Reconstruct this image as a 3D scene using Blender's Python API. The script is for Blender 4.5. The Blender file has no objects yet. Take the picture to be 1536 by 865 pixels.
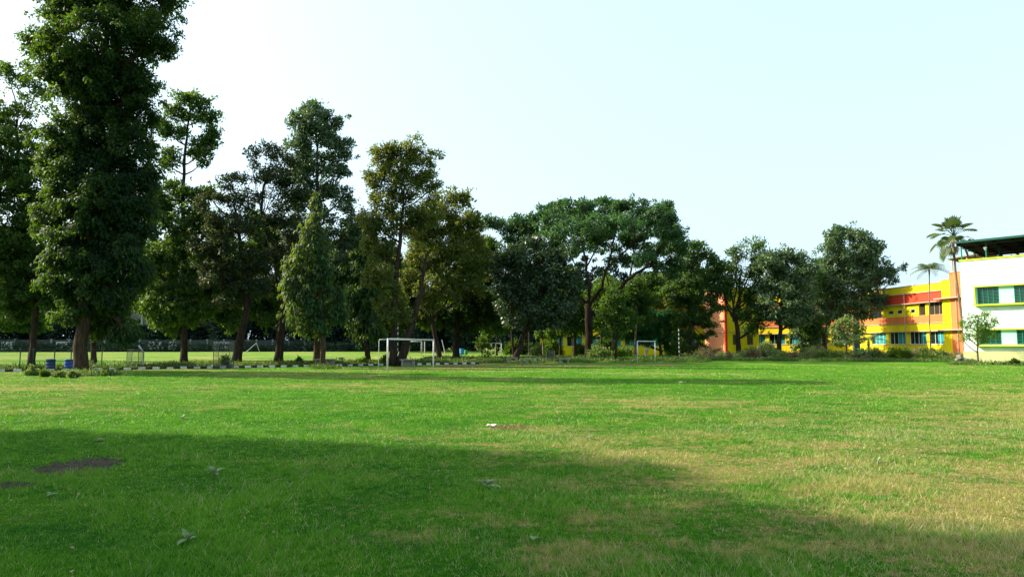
import bpy, math, random
import numpy as np
from mathutils import Vector, Matrix

S = bpy.context.scene
C = S.collection
F0 = 1024.0          # focal length in photo pixels (24 mm on 36 mm)
EYE = 1.6
PITCH = math.atan((518.0 - 432.5) / F0)
SUN_ELEV = math.radians(34)
SUN_DIR = Vector((-0.97, 0.24, 0)).normalized() * math.cos(SUN_ELEV) + Vector((0, 0, math.sin(SUN_ELEV)))

# ------------------------------------------------------------------ camera
cam = bpy.data.cameras.new('camera')
cam.lens = 24.0
cam.sensor_width = 36.0
cam.clip_start = 0.1
cam.clip_end = 6000
camo = bpy.data.objects.new('camera', cam)
C.objects.link(camo)
camo.location = (0, 0, EYE)
camo.rotation_euler = (math.pi / 2 + PITCH, 0, 0)
S.camera = camo
# ------------------------------------------------------------------ world
W = bpy.data.worlds.new('World')
S.world = W
W.use_nodes = True
nt = W.node_tree
bg = nt.nodes['Background']
sky = nt.nodes.new('ShaderNodeTexSky')
sky.sky_type = 'NISHITA'
sky.sun_disc = False
sky.sun_elevation = SUN_ELEV
sky.sun_rotation = math.atan2(SUN_DIR.x, SUN_DIR.y)
sky.air_density = 1.0
sky.dust_density = 4.0
sky.ozone_density = 1.0
hs = nt.nodes.new('ShaderNodeHueSaturation')
hs.inputs['Saturation'].default_value = 0.75
nt.links.new(sky.outputs[0], hs.inputs['Color'])
hz = nt.nodes.new('ShaderNodeMix')      # thin bright haze over the whole sky
hz.data_type = 'RGBA'
hz.inputs[7].default_value = (3.3, 4.75, 5.5, 1)
tcw = nt.nodes.new('ShaderNodeTexCoord')
sxw = nt.nodes.new('ShaderNodeSeparateXYZ')
mrw = nt.nodes.new('ShaderNodeMapRange')   # the haze thins towards the zenith
mrw.inputs[1].default_value = 0.45; mrw.inputs[2].default_value = 0.9
mrw.inputs[3].default_value = 0.58; mrw.inputs[4].default_value = 0.12
nt.links.new(tcw.outputs['Generated'], sxw.inputs[0])
nt.links.new(sxw.outputs[2], mrw.inputs[0])
nt.links.new(mrw.outputs[0], hz.inputs[0])
nt.links.new(hs.outputs[0], hz.inputs[6])
nt.links.new(hz.outputs[2], bg.inputs[0])
bg.inputs[1].default_value = 0.145
# ------------------------------------------------------------------ sun
sl = bpy.data.lights.new('sun', 'SUN')
sl.energy = 5.0
sl.angle = math.radians(0.6)
sl.color = (1.0, 0.90, 0.70)
so = bpy.data.objects.new('sun', sl)
C.objects.link(so)
so.rotation_euler = SUN_DIR.to_track_quat('Z', 'Y').to_euler()
so.location = (-30, 10, 40)
# ------------------------------------------------------------------ exposure
S.view_settings.view_transform = 'Standard'
S.view_settings.look = 'None'
S.view_settings.exposure = 1.0
S.view_settings.gamma = 1.0
S.view_settings.use_curve_mapping = False
S.cycles.max_bounces = 8
S.cycles.diffuse_bounces = 3
S.cycles.glossy_bounces = 2
S.cycles.transmission_bounces = 4

# ------------------------------------------------------------------ helpers
def ray(px, py):
    u = (px - 768.0) / F0
    v = (432.5 - py) / F0
    return np.array([u, math.cos(PITCH) - v * math.sin(PITCH), math.sin(PITCH) + v * math.cos(PITCH)])

def G(px, py):
    r = ray(px, py)
    t = -EYE / r[2]
    return np.array([r[0] * t, r[1] * t])

def at(px, py, Y):
    r = ray(px, py)
    t = Y / r[1]
    return np.array([r[0] * t, Y, EYE + r[2] * t])

def hx(h):
    h = h.lstrip('#')
    c = [int(h[i:i + 2], 16) / 255 for i in (0, 2, 4)]
    return tuple([(x / 12.92 if x <= .04045 else ((x + .055) / 1.055) ** 2.4) for x in c] + [1.0])

def tag(o, label=None, cat=None, group=None, kind=None):
    if label: o['label'] = label
    if cat: o['category'] = cat
    if group: o['group'] = group
    if kind: o['kind'] = kind
    return o

def link(name, me, mat=None, parent=None):
    o = bpy.data.objects.new(name, me)
    C.objects.link(o)
    if me is not None and mat is not None and not me.materials:
        for m in (mat if isinstance(mat, (list, tuple)) and not isinstance(mat, bpy.types.Material) else [mat]):
            me.materials.append(m)
    if parent is not None:
        o.parent = parent
        o.matrix_parent_inverse = Matrix.Identity(4)
    return o

def empty(name, loc, label, cat, group=None, rz=0):
    o = bpy.data.objects.new(name, None)
    C.objects.link(o)
    o.location = loc
    o.rotation_euler = (0, 0, rz)
    o.empty_display_size = 0.3
    return tag(o, label, cat, group)

def np_mesh(name, verts, faces, k, attrs=None, smooth=False):
    """verts (n,3), faces (m,k) arrays"""
    me = bpy.data.meshes.new(name)
    verts = np.asarray(verts, dtype=np.float32)
    faces = np.asarray(faces, dtype=np.int32)
    me.vertices.add(len(verts))
    me.vertices.foreach_set('co', verts.ravel())
    me.loops.add(faces.size)
    me.loops.foreach_set('vertex_index', faces.ravel())
    me.polygons.add(len(faces))
    me.polygons.foreach_set('loop_start', np.arange(0, faces.size, k, dtype=np.int32))
    me.polygons.foreach_set('loop_total', np.full(len(faces), k, dtype=np.int32))
    if smooth:
        me.polygons.foreach_set('use_smooth', np.ones(len(faces), dtype=bool))
    me.update(calc_edges=True)
    for an, vals in (attrs or {}).items():
        a = me.attributes.new(an, 'FLOAT', 'POINT')
        a.data.foreach_set('value', np.asarray(vals, dtype=np.float32))
    return me

class MB:
    """collects boxes, bars and tubes into one mesh"""
    def __init__(s):
        s.v = []; s.f = []; s.mi = []
    def add(s, vs, fs, mi=0):
        b = len(s.v)
        s.v += [tuple(map(float, p)) for p in vs]
        s.f += [tuple(b + i for i in f) for f in fs]
        s.mi += [mi] * len(fs)
    def box(s, x0, x1, y0, y1, z0, z1, mi=0, T=None):
        vs = [(x, y, z) for z in (z0, z1) for x, y in ((x0, y0), (x1, y0), (x1, y1), (x0, y1))]
        if T: vs = [T(*p) for p in vs]
        s.add(vs, [(3, 2, 1, 0), (4, 5, 6, 7), (0, 1, 5, 4), (1, 2, 6, 5), (2, 3, 7, 6), (3, 0, 4, 7)], mi)
    def tube(s, pts, rad, n=8, mi=0, cap=True):
        pts = [Vector(p) for p in pts]
        if not isinstance(rad, (list, tuple)): rad = [rad] * len(pts)
        vs = []; fs = []
        up = None
        for i, p in enumerate(pts):
            d = (pts[min(i + 1, len(pts) - 1)] - pts[max(i - 1, 0)])
            d = d.normalized() if d.length > 1e-9 else Vector((0, 0, 1))
            if up is None:
                up = Vector((1, 0, 0)) if abs(d.x) < .8 else Vector((0, 1, 0))
            a = d.cross(up).normalized(); up2 = a.cross(d).normalized(); up = up2
            for k in range(n):
                t = 2 * math.pi * k / n
                vs.append(p + (a * math.cos(t) + up2 * math.sin(t)) * rad[i])
        for i in range(len(pts) - 1):
            for k in range(n):
                k2 = (k + 1) % n
                fs.append((i * n + k, i * n + k2, (i + 1) * n + k2, (i + 1) * n + k))
        if cap:
            fs.append(tuple(range(n - 1, -1, -1)))
            fs.append(tuple((len(pts) - 1) * n + k for k in range(n)))
        s.add(vs, fs, mi)
    def build(s, name, mat, parent=None, smooth=False, bevel=0):
        me = bpy.data.meshes.new(name)
        me.from_pydata(s.v, [], s.f)
        for m in (mat if isinstance(mat, list) else [mat]): me.materials.append(m)
        me.polygons.foreach_set('material_index', s.mi)
        if smooth: me.polygons.foreach_set('use_smooth', [True] * len(s.f))
        me.update()
        o = link(name, me, None, parent)
        if bevel:
            b = o.modifiers.new('bevel', 'BEVEL'); b.width = bevel; b.segments = 2; b.limit_method = 'ANGLE'
        return o

def copy_tree(o, parent=None):
    c = o.copy(); C.objects.link(c)
    if parent is not None: c.parent = parent
    for ch in list(o.children): copy_tree(ch, c)
    return c

# ------------------------------------------------------------------ materials
def newmat(name):
    m = bpy.data.materials.new(name); m.use_nodes = True
    return m, m.node_tree.nodes, m.node_tree.links, m.node_tree.nodes['Principled BSDF']

def paint(name, col, rough=.7, var=.12, scale=1.5, dirt=.25, dirtcol='#6b6458', bump=.02, streak=False, metal=0, spec=.3):
    """painted or rendered surface with blotches, grime and fine grain"""
    m, N, L, B = newmat(name)
    tc = N.new('ShaderNodeTexCoord')
    mp = N.new('ShaderNodeMapping'); L.new(tc.outputs['Object'], mp.inputs[0])
    if streak: mp.inputs['Scale'].default_value = (1, 1, .18)
    n1 = N.new('ShaderNodeTexNoise'); n1.inputs['Scale'].default_value = scale; n1.inputs['Detail'].default_value = 6
    n1.inputs['Roughness'].default_value = .65
    L.new(mp.outputs[0], n1.inputs['Vector'])
    n2 = N.new('ShaderNodeTexNoise'); n2.inputs['Scale'].default_value = scale * 9; n2.inputs['Detail'].default_value = 4
    L.new(tc.outputs['Object'], n2.inputs['Vector'])
    c = hx(col)
    r = N.new('ShaderNodeValToRGB')
    r.color_ramp.elements[0].position = .3; r.color_ramp.elements[1].position = .7
    r.color_ramp.elements[0].color = tuple([x * (1 - var) for x in c[:3]] + [1])
    r.color_ramp.elements[1].color = tuple([min(1, x * (1 + var * .6)) for x in c[:3]] + [1])
    L.new(n2.outputs[0], r.inputs[0])
    r2 = N.new('ShaderNodeValToRGB')
    r2.color_ramp.elements[0].position = .46; r2.color_ramp.elements[1].position = .74
    r2.color_ramp.elements[0].color = (0, 0, 0, 1); r2.color_ramp.elements[1].color = (dirt, dirt, dirt, 1)
    L.new(n1.outputs[0], r2.inputs[0])
    mx = N.new('ShaderNodeMix'); mx.data_type = 'RGBA'
    L.new(r2.outputs[0], mx.inputs[0]); L.new(r.outputs[0], mx.inputs[6]); mx.inputs[7].default_value = hx(dirtcol)
    L.new(mx.outputs[2], B.inputs['Base Color'])
    B.inputs['Roughness'].default_value = rough
    B.inputs['Metallic'].default_value = metal
    B.inputs['Specular IOR Level'].default_value = spec
    bp = N.new('ShaderNodeBump'); bp.inputs['Strength'].default_value = .4; bp.inputs['Distance'].default_value = bump
    L.new(n2.outputs[0], bp.inputs['Height']); L.new(bp.outputs[0], B.inputs['Normal'])
    return m

def leafmat(name, dark, light, trans=.35, tcol=None, rough=.55, dry=None, spec=.35):
    """leaf: base colour runs dark to light with the leaf's own tint; some light shines through"""
    m, N, L, B = newmat(name)
    a = N.new('ShaderNodeAttribute'); a.attribute_name = 'tint'
    r = N.new('ShaderNodeValToRGB')
    e = r.color_ramp.elements
    e[0].position = 0; e[0].color = hx(dark); e[1].position = .85; e[1].color = hx(light)
    if dry:
        k = e.new(.97); k.color = hx(dry)
    L.new(a.outputs['Fac'], r.inputs[0])
    L.new(r.outputs[0], B.inputs['Base Color'])
    B.inputs['Roughness'].default_value = rough
    B.inputs['Specular IOR Level'].default_value = spec
    t = N.new('ShaderNodeBsdfTranslucent')
    if tcol:
        mul = N.new('ShaderNodeMix'); mul.data_type = 'RGBA'; mul.inputs[0].default_value = .6
        L.new(r.outputs[0], mul.inputs[6]); mul.inputs[7].default_value = hx(tcol)
        L.new(mul.outputs[2], t.inputs[0])
    else:
        L.new(r.outputs[0], t.inputs[0])
    ms = N.new('ShaderNodeMixShader'); ms.inputs[0].default_value = trans
    L.new(B.outputs[0], ms.inputs[1]); L.new(t.outputs[0], ms.inputs[2])
    L.new(ms.outputs[0], N['Material Output'].inputs[0])
    return m

def bark(name, a, b, scale=3):
    m, N, L, B = newmat(name)
    tc = N.new('ShaderNodeTexCoord')
    mp = N.new('ShaderNodeMapping'); mp.inputs['Scale'].default_value = (1, 1, .22)
    L.new(tc.outputs['Object'], mp.inputs[0])
    n = N.new('ShaderNodeTexNoise'); n.inputs['Scale'].default_value = scale * 2.2; n.inputs['Detail'].default_value = 8
    n.inputs['Roughness'].default_value = .7
    L.new(mp.outputs[0], n.inputs['Vector'])
    r = N.new('ShaderNodeValToRGB'); e = r.color_ramp.elements
    e[0].position = .35; e[0].color = hx(a); e[1].position = .68; e[1].color = hx(b)
    L.new(n.outputs[0], r.inputs[0]); L.new(r.outputs[0], B.inputs['Base Color'])
    B.inputs['Roughness'].default_value = .95
    B.inputs['Specular IOR Level'].default_value = .1
    bp = N.new('ShaderNodeBump'); bp.inputs['Strength'].default_value = .9; bp.inputs['Distance'].default_value = .06
    L.new(n.outputs[0], bp.inputs['Height']); L.new(bp.outputs[0], B.inputs['Normal'])
    return m

def glassy(name, col, rough=.15):
    m, N, L, B = newmat(name)
    B.inputs['Base Color'].default_value = hx(col)
    B.inputs['Roughness'].default_value = rough
    B.inputs['Specular IOR Level'].default_value = .6
    return m

# lawn colour group, shared by the soil sheet and the blades: colour follows the place on the field
def lawn_group():
    g = bpy.data.node_groups.new('lawn_colour', 'ShaderNodeTree')
    g.interface.new_socket('Color', in_out='OUTPUT', socket_type='NodeSocketColor')
    g.interface.new_socket('Dry', in_out='OUTPUT', socket_type='NodeSocketFloat')
    N, L = g.nodes, g.links
    go = N.new('NodeGroupOutput')
    geo = N.new('ShaderNodeNewGeometry')
    def mapping(sc, off=(0, 0, 0)):
        mp = N.new('ShaderNodeMapping'); mp.inputs['Scale'].default_value = sc; mp.inputs['Location'].default_value = off
        L.new(geo.outputs['Position'], mp.inputs[0]); return mp
    def noise(mp, sc, det=5, ro=.6):
        n = N.new('ShaderNodeTexNoise'); n.noise_dimensions = '2D' if False else '3D'
        n.inputs['Scale'].default_value = sc; n.inputs['Detail'].default_value = det; n.inputs['Roughness'].default_value = ro
        L.new(mp.outputs[0], n.inputs['Vector']); return n
    def ramp(src, p0, p1, c0=(0, 0, 0, 1), c1=(1, 1, 1, 1)):
        r = N.new('ShaderNodeValToRGB'); e = r.color_ramp.elements
        e[0].position = p0; e[1].position = p1; e[0].color = c0; e[1].color = c1
        L.new(src, r.inputs[0]); return r
    def math_(op, a, b):
        m = N.new('ShaderNodeMath'); m.operation = op
        for i, x in enumerate((a, b)):
            if isinstance(x, (int, float)): m.inputs[i].default_value = x
            else: L.new(x, m.inputs[i])
        return m.outputs[0]
    def mix(f, a, b):
        m = N.new('ShaderNodeMix'); m.data_type = 'RGBA'
        if isinstance(f, (int, float)): m.inputs[0].default_value = f
        else: L.new(f, m.inputs[0])
        for k, x in ((6, a), (7, b)):
            if isinstance(x, tuple): m.inputs[k].default_value = x
            else: L.new(x, m.inputs[k])
        return m.outputs[2]
    m1 = mapping((.55, .9, 0))
    big = noise(m1, .16, 3, .55)
    mid = noise(mapping((1, 1.3, 0), (31, 7, 0)), 1.0, 6, .7)
    fine = noise(mapping((1, 1, 0), (3, 17, 0)), 8.5, 7, .8)
    # dry ground at right and in worn bands; left greener, tinted for its shade
    sx = N.new('ShaderNodeSeparateXYZ'); L.new(geo.outputs['Position'], sx.inputs[0])
    mr = N.new('ShaderNodeMapRange'); mr.inputs[1].default_value = -3; mr.inputs[2].default_value = 5
    mr.inputs[3].default_value = -.035; mr.inputs[4].default_value = .05
    L.new(sx.outputs[0], mr.inputs[0])
    mf = N.new('ShaderNodeMapRange'); mf.inputs[1].default_value = 9; mf.inputs[2].default_value = 30
    mf.inputs[3].default_value = 1.0; mf.inputs[4].default_value = -.35
    L.new(sx.outputs[1], mf.inputs[0])
    s = math_('ADD', math_('MULTIPLY', big.outputs[0], .32), math_('MULTIPLY', mid.outputs[0], .36))
    s = math_('ADD', s, math_('MULTIPLY', fine.outputs[0], .32))
    s = math_('ADD', s, math_('MULTIPLY', mr.outputs[0], mf.outputs[0]))
    # one closed ring of fresh growth (a wet strip) crossing the right side
    dry = ramp(s, .50, .57)
    green = mix(ramp(noise(mapping((1, 1, 0), (77, 5, 0)), .8, 5, .65).outputs[0], .35, .65).outputs[0], hx('#1f6e10'), hx('#66a01a'))
    green = mix(ramp(noise(mapping((1, 1, 0), (7, 55, 0)), 9, 4, .7).outputs[0], .4, .7).outputs[0], green, hx('#3c8a14'))
    yel = mix(ramp(fine.outputs[0], .38, .66).outputs[0], hx('#9aa040'), hx('#caa882'))
    mw = N.new('ShaderNodeMapRange'); mw.inputs[1].default_value = 14; mw.inputs[2].default_value = 50    # turf turns paler and tanner with distance
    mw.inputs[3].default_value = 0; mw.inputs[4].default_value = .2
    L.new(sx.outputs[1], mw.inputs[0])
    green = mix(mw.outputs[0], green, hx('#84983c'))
    col = mix(dry.outputs[0], green, yel)
    L.new(col, go.inputs[0]); L.new(dry.outputs[0], go.inputs[1])
    return g
LG = lawn_group()

def mat_ground():
    m, N, L, B = newmat('lawn_soil')
    g = N.new('ShaderNodeGroup'); g.node_tree = LG
    geo = N.new('ShaderNodeNewGeometry')
    n = N.new('ShaderNodeTexNoise'); n.inputs['Scale'].default_value = 22; n.inputs['Detail'].default_value = 6; n.inputs['Roughness'].default_value = .8
    L.new(geo.outputs['Position'], n.inputs['Vector'])
    r = N.new('ShaderNodeValToRGB'); e = r.color_ramp.elements
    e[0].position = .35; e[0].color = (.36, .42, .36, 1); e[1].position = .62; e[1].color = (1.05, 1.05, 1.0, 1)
    L.new(n.outputs[0], r.inputs[0])
    mx = N.new('ShaderNodeMix'); mx.data_type = 'RGBA'; mx.blend_type = 'MULTIPLY'; mx.inputs[0].default_value = 1
    L.new(g.outputs[0], mx.inputs[6]); L.new(r.outputs[0], mx.inputs[7])
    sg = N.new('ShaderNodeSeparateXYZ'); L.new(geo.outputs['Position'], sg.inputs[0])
    md = N.new('ShaderNodeMapRange'); md.inputs[1].default_value = 12; md.inputs[2].default_value = 50     # darker soil tone between the near blades, lighter with distance
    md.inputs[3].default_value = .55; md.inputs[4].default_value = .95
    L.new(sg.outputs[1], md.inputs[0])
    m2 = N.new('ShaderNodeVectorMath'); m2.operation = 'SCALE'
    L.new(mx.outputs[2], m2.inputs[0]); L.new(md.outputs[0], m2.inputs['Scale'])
    L.new(m2.outputs[0], B.inputs['Base Color'])
    B.inputs['Roughness'].default_value = 1; B.inputs['Specular IOR Level'].default_value = .05
    bp = N.new('ShaderNodeBump'); bp.inputs['Strength'].default_value = .7; bp.inputs['Distance'].default_value = .05
    L.new(n.outputs[0], bp.inputs['Height']); L.new(bp.outputs[0], B.inputs['Normal'])
    return m

def mat_blades():
    m, N, L, B = newmat('grass_blade')
    g = N.new('ShaderNodeGroup'); g.node_tree = LG
    a = N.new('ShaderNodeAttribute'); a.attribute_name = 'tint'
    mx = N.new('ShaderNodeMix'); mx.data_type = 'RGBA'
    r = N.new('ShaderNodeValToRGB'); e = r.color_ramp.elements
    e[0].position = .0; e[0].color = hx('#125a10'); e[1].position = .8; e[1].color = hx('#84b828')
    k = e.new(.93); k.color = hx('#cdb992')
    L.new(a.outputs['Fac'], r.inputs[0])
    st = N.new('ShaderNodeMapRange'); st.inputs[1].default_value = .86; st.inputs[2].default_value = .93
    st.inputs[3].default_value = .5; st.inputs[4].default_value = .8
    dm = N.new('ShaderNodeMath'); dm.operation = 'MULTIPLY_ADD'; dm.inputs[1].default_value = -.36; dm.inputs[2].default_value = 1
    L.new(g.outputs[1], dm.inputs[0])      # on worn ground the blades have dried too
    dk = N.new('ShaderNodeMath'); dk.operation = 'MULTIPLY'
    L.new(a.outputs['Fac'], st.inputs[0]); L.new(st.outputs[0], dk.inputs[0]); L.new(dm.outputs[0], dk.inputs[1]); L.new(dk.outputs[0], mx.inputs[0])
    L.new(g.outputs[0], mx.inputs[6]); L.new(r.outputs[0], mx.inputs[7])
    L.new(mx.outputs[2], B.inputs['Base Color'])
    B.inputs['Roughness'].default_value = .5; B.inputs['Specular IOR Level'].default_value = .25
    t = N.new('ShaderNodeBsdfTranslucent'); L.new(mx.outputs[2], t.inputs[0])
    ms = N.new('ShaderNodeMixShader'); ms.inputs[0].default_value = .4
    L.new(B.outputs[0], ms.inputs[1]); L.new(t.outputs[0], ms.inputs[2])
    L.new(ms.outputs[0], N['Material Output'].inputs[0])
    return m

M = {}
M['lawn'] = mat_ground()
M['blade'] = mat_blades()
M['soil'] = paint('dug_soil', '#5a5346', rough=1, var=.45, scale=3, dirt=.6, dirtcol='#3a3329', bump=.05, spec=.05)
M['dirt'] = paint('worn_dirt', '#7a6a4e', rough=1, var=.35, scale=.8, dirt=.7, dirtcol='#3f5222', bump=.03, spec=.05)
M['concrete'] = paint('old_concrete', '#8d887c', rough=.9, var=.2, scale=1.4, dirt=.5, dirtcol='#3d3a33')
M['bark'] = bark('dark_bark', '#1e1915', '#463a30')
M['bark_grey'] = bark('grey_bark', '#4a4238', '#857868')
M['bark_red'] = bark('reddish_bark', '#2c231c', '#5c4a3a')
M['palmbark'] = bark('palm_bark', '#4c4236', '#7d7060', 5)
M['bark_black'] = bark('blackish_bark', '#191411', '#3c3128')
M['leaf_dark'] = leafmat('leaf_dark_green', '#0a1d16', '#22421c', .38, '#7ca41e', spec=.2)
M['leaf_mid'] = leafmat('leaf_mid_green', '#122c1a', '#38591f', .38, '#86aa28', spec=.25)
M['leaf_bright'] = leafmat('leaf_bright_green', '#1a4016', '#557c22', .38, '#96c22c')
M['leaf_olive'] = leafmat('leaf_olive_brown', '#1c2f1a', '#5a6c2a', .4, '#a0a82c', dry='#7a6230')
M['leaf_brown'] = leafmat('leaf_brownish', '#12241b', '#3b4f2a', .33, '#707c30', dry='#5d5032')
M['leaf_weep'] = leafmat('leaf_weeping', '#0d2c1a', '#386628', .36, '#9ab42c')
M['leaf_grey'] = leafmat('leaf_grey_green_gloss', '#13261a', '#435a36', .25, '#5c802e', rough=.42, spec=.5)
M['leaf_feather'] = leafmat('leaf_feathery', '#164526', '#35703c', .36, '#4f9440')
M['leaf_rain'] = leafmat('leaf_rain_tree', '#173020', '#3c6030', .36, '#62923a')
M['leaf_fig'] = leafmat('leaf_bluish_green', '#28402c', '#647c50', .3, '#7a9c48', rough=.45, spec=.45)
M['leaf_woods'] = leafmat('leaf_haze_tinted_woods', '#1a2a28', '#30443a', .12, '#3a5230', rough=.9, spec=.0)  # bluish leaf tone carries the distance haze
M['leaf_under'] = leafmat('leaf_undergrowth', '#244820', '#5c7a34', .35, '#7c9a3a', dry='#8a7a52')
M['leaf_shrub'] = leafmat('leaf_shrub', '#46623a', '#8c9e58', .35, '#94ae48', dry='#94845a')  # lightened: sunlight on the hedge is put into the leaf colour
M['leaf_shrub_red'] = leafmat('leaf_reddish_shrub', '#5a5440', '#8c7860', .3, '#a07a5a', dry='#a0606a')
M['leaf_palm'] = leafmat('leaf_palm', '#20381c', '#5b7038', .3, '#7f9a3c', rough=.4, spec=.5)
M['weed'] = leafmat('leaf_pale_weed', '#4f6b3c', '#86996a', .25, '#8fb080', rough=.6)
M['kerb_white'] = paint('worn_kerb_whitewash', '#d0d0ca', rough=.9, var=.15, scale=2.5, dirt=.8, dirtcol='#5f5c54', bump=.006)
M['white_paint'] = paint('white_metal_paint', '#cccdd0', rough=.5, var=.12, scale=3, dirt=.35, dirtcol='#8f8778', bump=.003)
M['black_paint'] = paint('black_paint', '#202124', rough=.6, var=.2, scale=3, dirt=.3, bump=.003)
M['green_metal'] = paint('dark_green_metal', '#1f3b30', rough=.6, var=.2, scale=3, dirt=.3, dirtcol='#4a3a2a', bump=.003)
M['green_pipe'] = paint('green_pipe_paint', '#1fae5a', rough=.5, var=.15, scale=3, dirt=.2, bump=.003)
M['wire'] = paint('galvanised_wire', '#5c6260', rough=.5, var=.2, scale=5, dirt=.4, dirtcol='#4a3a2a', bump=.001, metal=.4)
M['blue_plastic'] = paint('blue_plastic', '#0f4f9e', rough=.4, var=.12, scale=4, dirt=.3, dirtcol='#3a4a5c', bump=.003, spec=.5)
M['dark_blue_plastic'] = paint('dark_blue_plastic', '#12325c', rough=.4, var=.12, scale=4, dirt=.3, dirtcol='#2a3440', bump=.003, spec=.5)
M['light_blue_plastic'] = paint('light_blue_plastic', '#3f8fd0', rough=.45, var=.12, scale=4, dirt=.2, bump=.003)
M['green_plastic'] = paint('green_plastic', '#2f8f5a', rough=.45, var=.12, scale=4, dirt=.2, bump=.003)
M['yellow'] = paint('yellow_wall_paint', '#e8cf08', rough=.8, var=.07, scale=.5, dirt=.5, dirtcol='#a89422', streak=True, bump=.004)
M['orange'] = paint('orange_wall_paint', '#e27a44', rough=.8, var=.08, scale=.5, dirt=.5, dirtcol='#a05a40', streak=True, bump=.004)
M['sunlit_orange'] = paint('sunlit_orange_wall_paint', '#dd9470', rough=.8, var=.08, scale=.5, dirt=.5, dirtcol='#a06a50', streak=True, bump=.004)  # orange paint lightened to hold the sunshine on the end wall
M['red'] = paint('red_orange_wall_paint', '#d84528', rough=.8, var=.08, scale=.5, dirt=.5, dirtcol='#8a3a30', streak=True, bump=.004)
M['pinkgrey'] = paint('pinkish_grey_ledge', '#b59a8c', rough=.85, var=.1, scale=1, dirt=.4, streak=True)
M['white_wall'] = paint('pale_mint_wall', '#d6e6dd', rough=.8, var=.04, scale=.35, dirt=.4, dirtcol='#9aa89c', streak=True, bump=.004)
M['mint'] = paint('mint_wall', '#a5dcc4', rough=.8, var=.05, scale=.6, dirt=.25, dirtcol='#7faa96', streak=True, bump=.004)
M['lime'] = paint('lime_trim', '#c4d22a', rough=.75, var=.08, scale=1, dirt=.25, dirtcol='#7e8a30', bump=.004)
M['plinth'] = paint('pale_yellow_plinth', '#bfc08a', rough=.9, var=.15, scale=.8, dirt=.8, dirtcol='#6f7a50', bump=.01)
M['teal_metal'] = paint('teal_window_metal', '#128069', rough=.5, var=.1, scale=2, dirt=.2, bump=.003)
M['teal_panel'] = paint('teal_curtain', '#2a8790', rough=.8, var=.15, scale=2, dirt=.2, dirtcol='#1c4a50', streak=True)
M['dark_glass'] = glassy('dark_window_glass', '#1b2426')
M['brown_glass'] = glassy('brown_window_glass', '#3a3428', .3)
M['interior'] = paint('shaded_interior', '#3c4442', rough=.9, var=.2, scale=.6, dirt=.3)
M['roof_green'] = paint('green_roof_sheet', '#0c4f42', rough=.5, var=.12, scale=1, dirt=.3, dirtcol='#2c3a34', bump=.004)
M['roof_under'] = paint('dark_roof_underside', '#211f1c', rough=.8, var=.3, scale=1, dirt=.4, dirtcol='#241f1a')
M['shelter'] = paint('olive_shelter_sheet', '#6f6a48', rough=.7, var=.2, scale=1, dirt=.4)
M['cream'] = paint('cream_paint', '#d8cfae', rough=.8, var=.08, scale=1, dirt=.3)
M['far_wall'] = paint('stained_shade_toned_wall', '#3f4142', rough=.95, var=.2, scale=.3, dirt=.7, dirtcol='#3a3a38', streak=True)  # base grey darkened to include tree shade; the streaks are stains
M['far_white'] = paint('whitewashed_panel', '#b9bab4', rough=.9, var=.12, scale=.5, dirt=.5, streak=True)
M['far_green'] = paint('pale_green_roof', '#93c0a6', rough=.7, var=.1, scale=.3, dirt=.4, dirtcol='#5f8a78', streak=True)
M['far_conc'] = paint('weathered_concrete_block', '#7d7f7c', rough=.9, var=.15, scale=.2, dirt=.6, dirtcol='#4a4c4c', streak=True)
M['straw'] = leafmat('dead_leaf', '#5e4a32', '#a08a62', .2, '#a08a62')
M['paper'] = paint('scrap_paper', '#d8d4c8', rough=.8, var=.1, scale=6, dirt=.3)
M['stone'] = paint('rubble_stone', '#8c8074', rough=.95, var=.25, scale=3, dirt=.5, dirtcol='#4d4238')

# ================================================================== THE GROUND
def grid_sheet(x0, x1, y0, y1, nx, ny, zf):
    xs = np.linspace(x0, x1, nx); ys = np.linspace(y0, y1, ny)
    X, Y = np.meshgrid(xs, ys)
    V = np.stack([X, Y, zf(X, Y)], -1).reshape(-1, 3)
    i = np.arange(nx * ny).reshape(ny, nx)
    Fq = np.stack([i[:-1, :-1], i[:-1, 1:], i[1:, 1:], i[1:, :-1]], -1).reshape(-1, 4)
    return V, Fq
V, Fq = grid_sheet(-1500, 1500, -1500, 1500, 61, 61, lambda X, Y: X * 0)
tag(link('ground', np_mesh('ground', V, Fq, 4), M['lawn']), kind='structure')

def patch_sheet(name, pts, mat, z, seed, jit=.25, sub=10, bump=0.0, kind='structure'):
    """irregular flat patch given by its outline on the ground"""
    rg = random.Random(seed)
    out = []
    n = len(pts)
    for i in range(n):
        a = Vector((*pts[i], 0)); b = Vector((*pts[(i + 1) % n], 0))
        for k in range(sub):
            p = a.lerp(b, k / sub)
            p += Vector((rg.uniform(-jit, jit), rg.uniform(-jit, jit), 0))
            out.append((p.x, p.y, z))
    c = sum((Vector(p) for p in out), Vector()) / len(out)
    vs = [(c.x, c.y, z + bump)] + [((p[0] + c.x) / 2, (p[1] + c.y) / 2, z + bump * rg.uniform(.2, 1.3)) for p in out] + out
    m = len(out); fs = []
    for i in range(m):
        j = (i + 1) % m
        fs.append((0, 1 + i, 1 + j)); fs.append((1 + i, 1 + m + i, 1 + m + j, 1 + j))
    me = bpy.data.meshes.new(name); me.from_pydata(vs, [], fs); me.update()
    return tag(link(name, me, mat), kind=kind)

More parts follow.
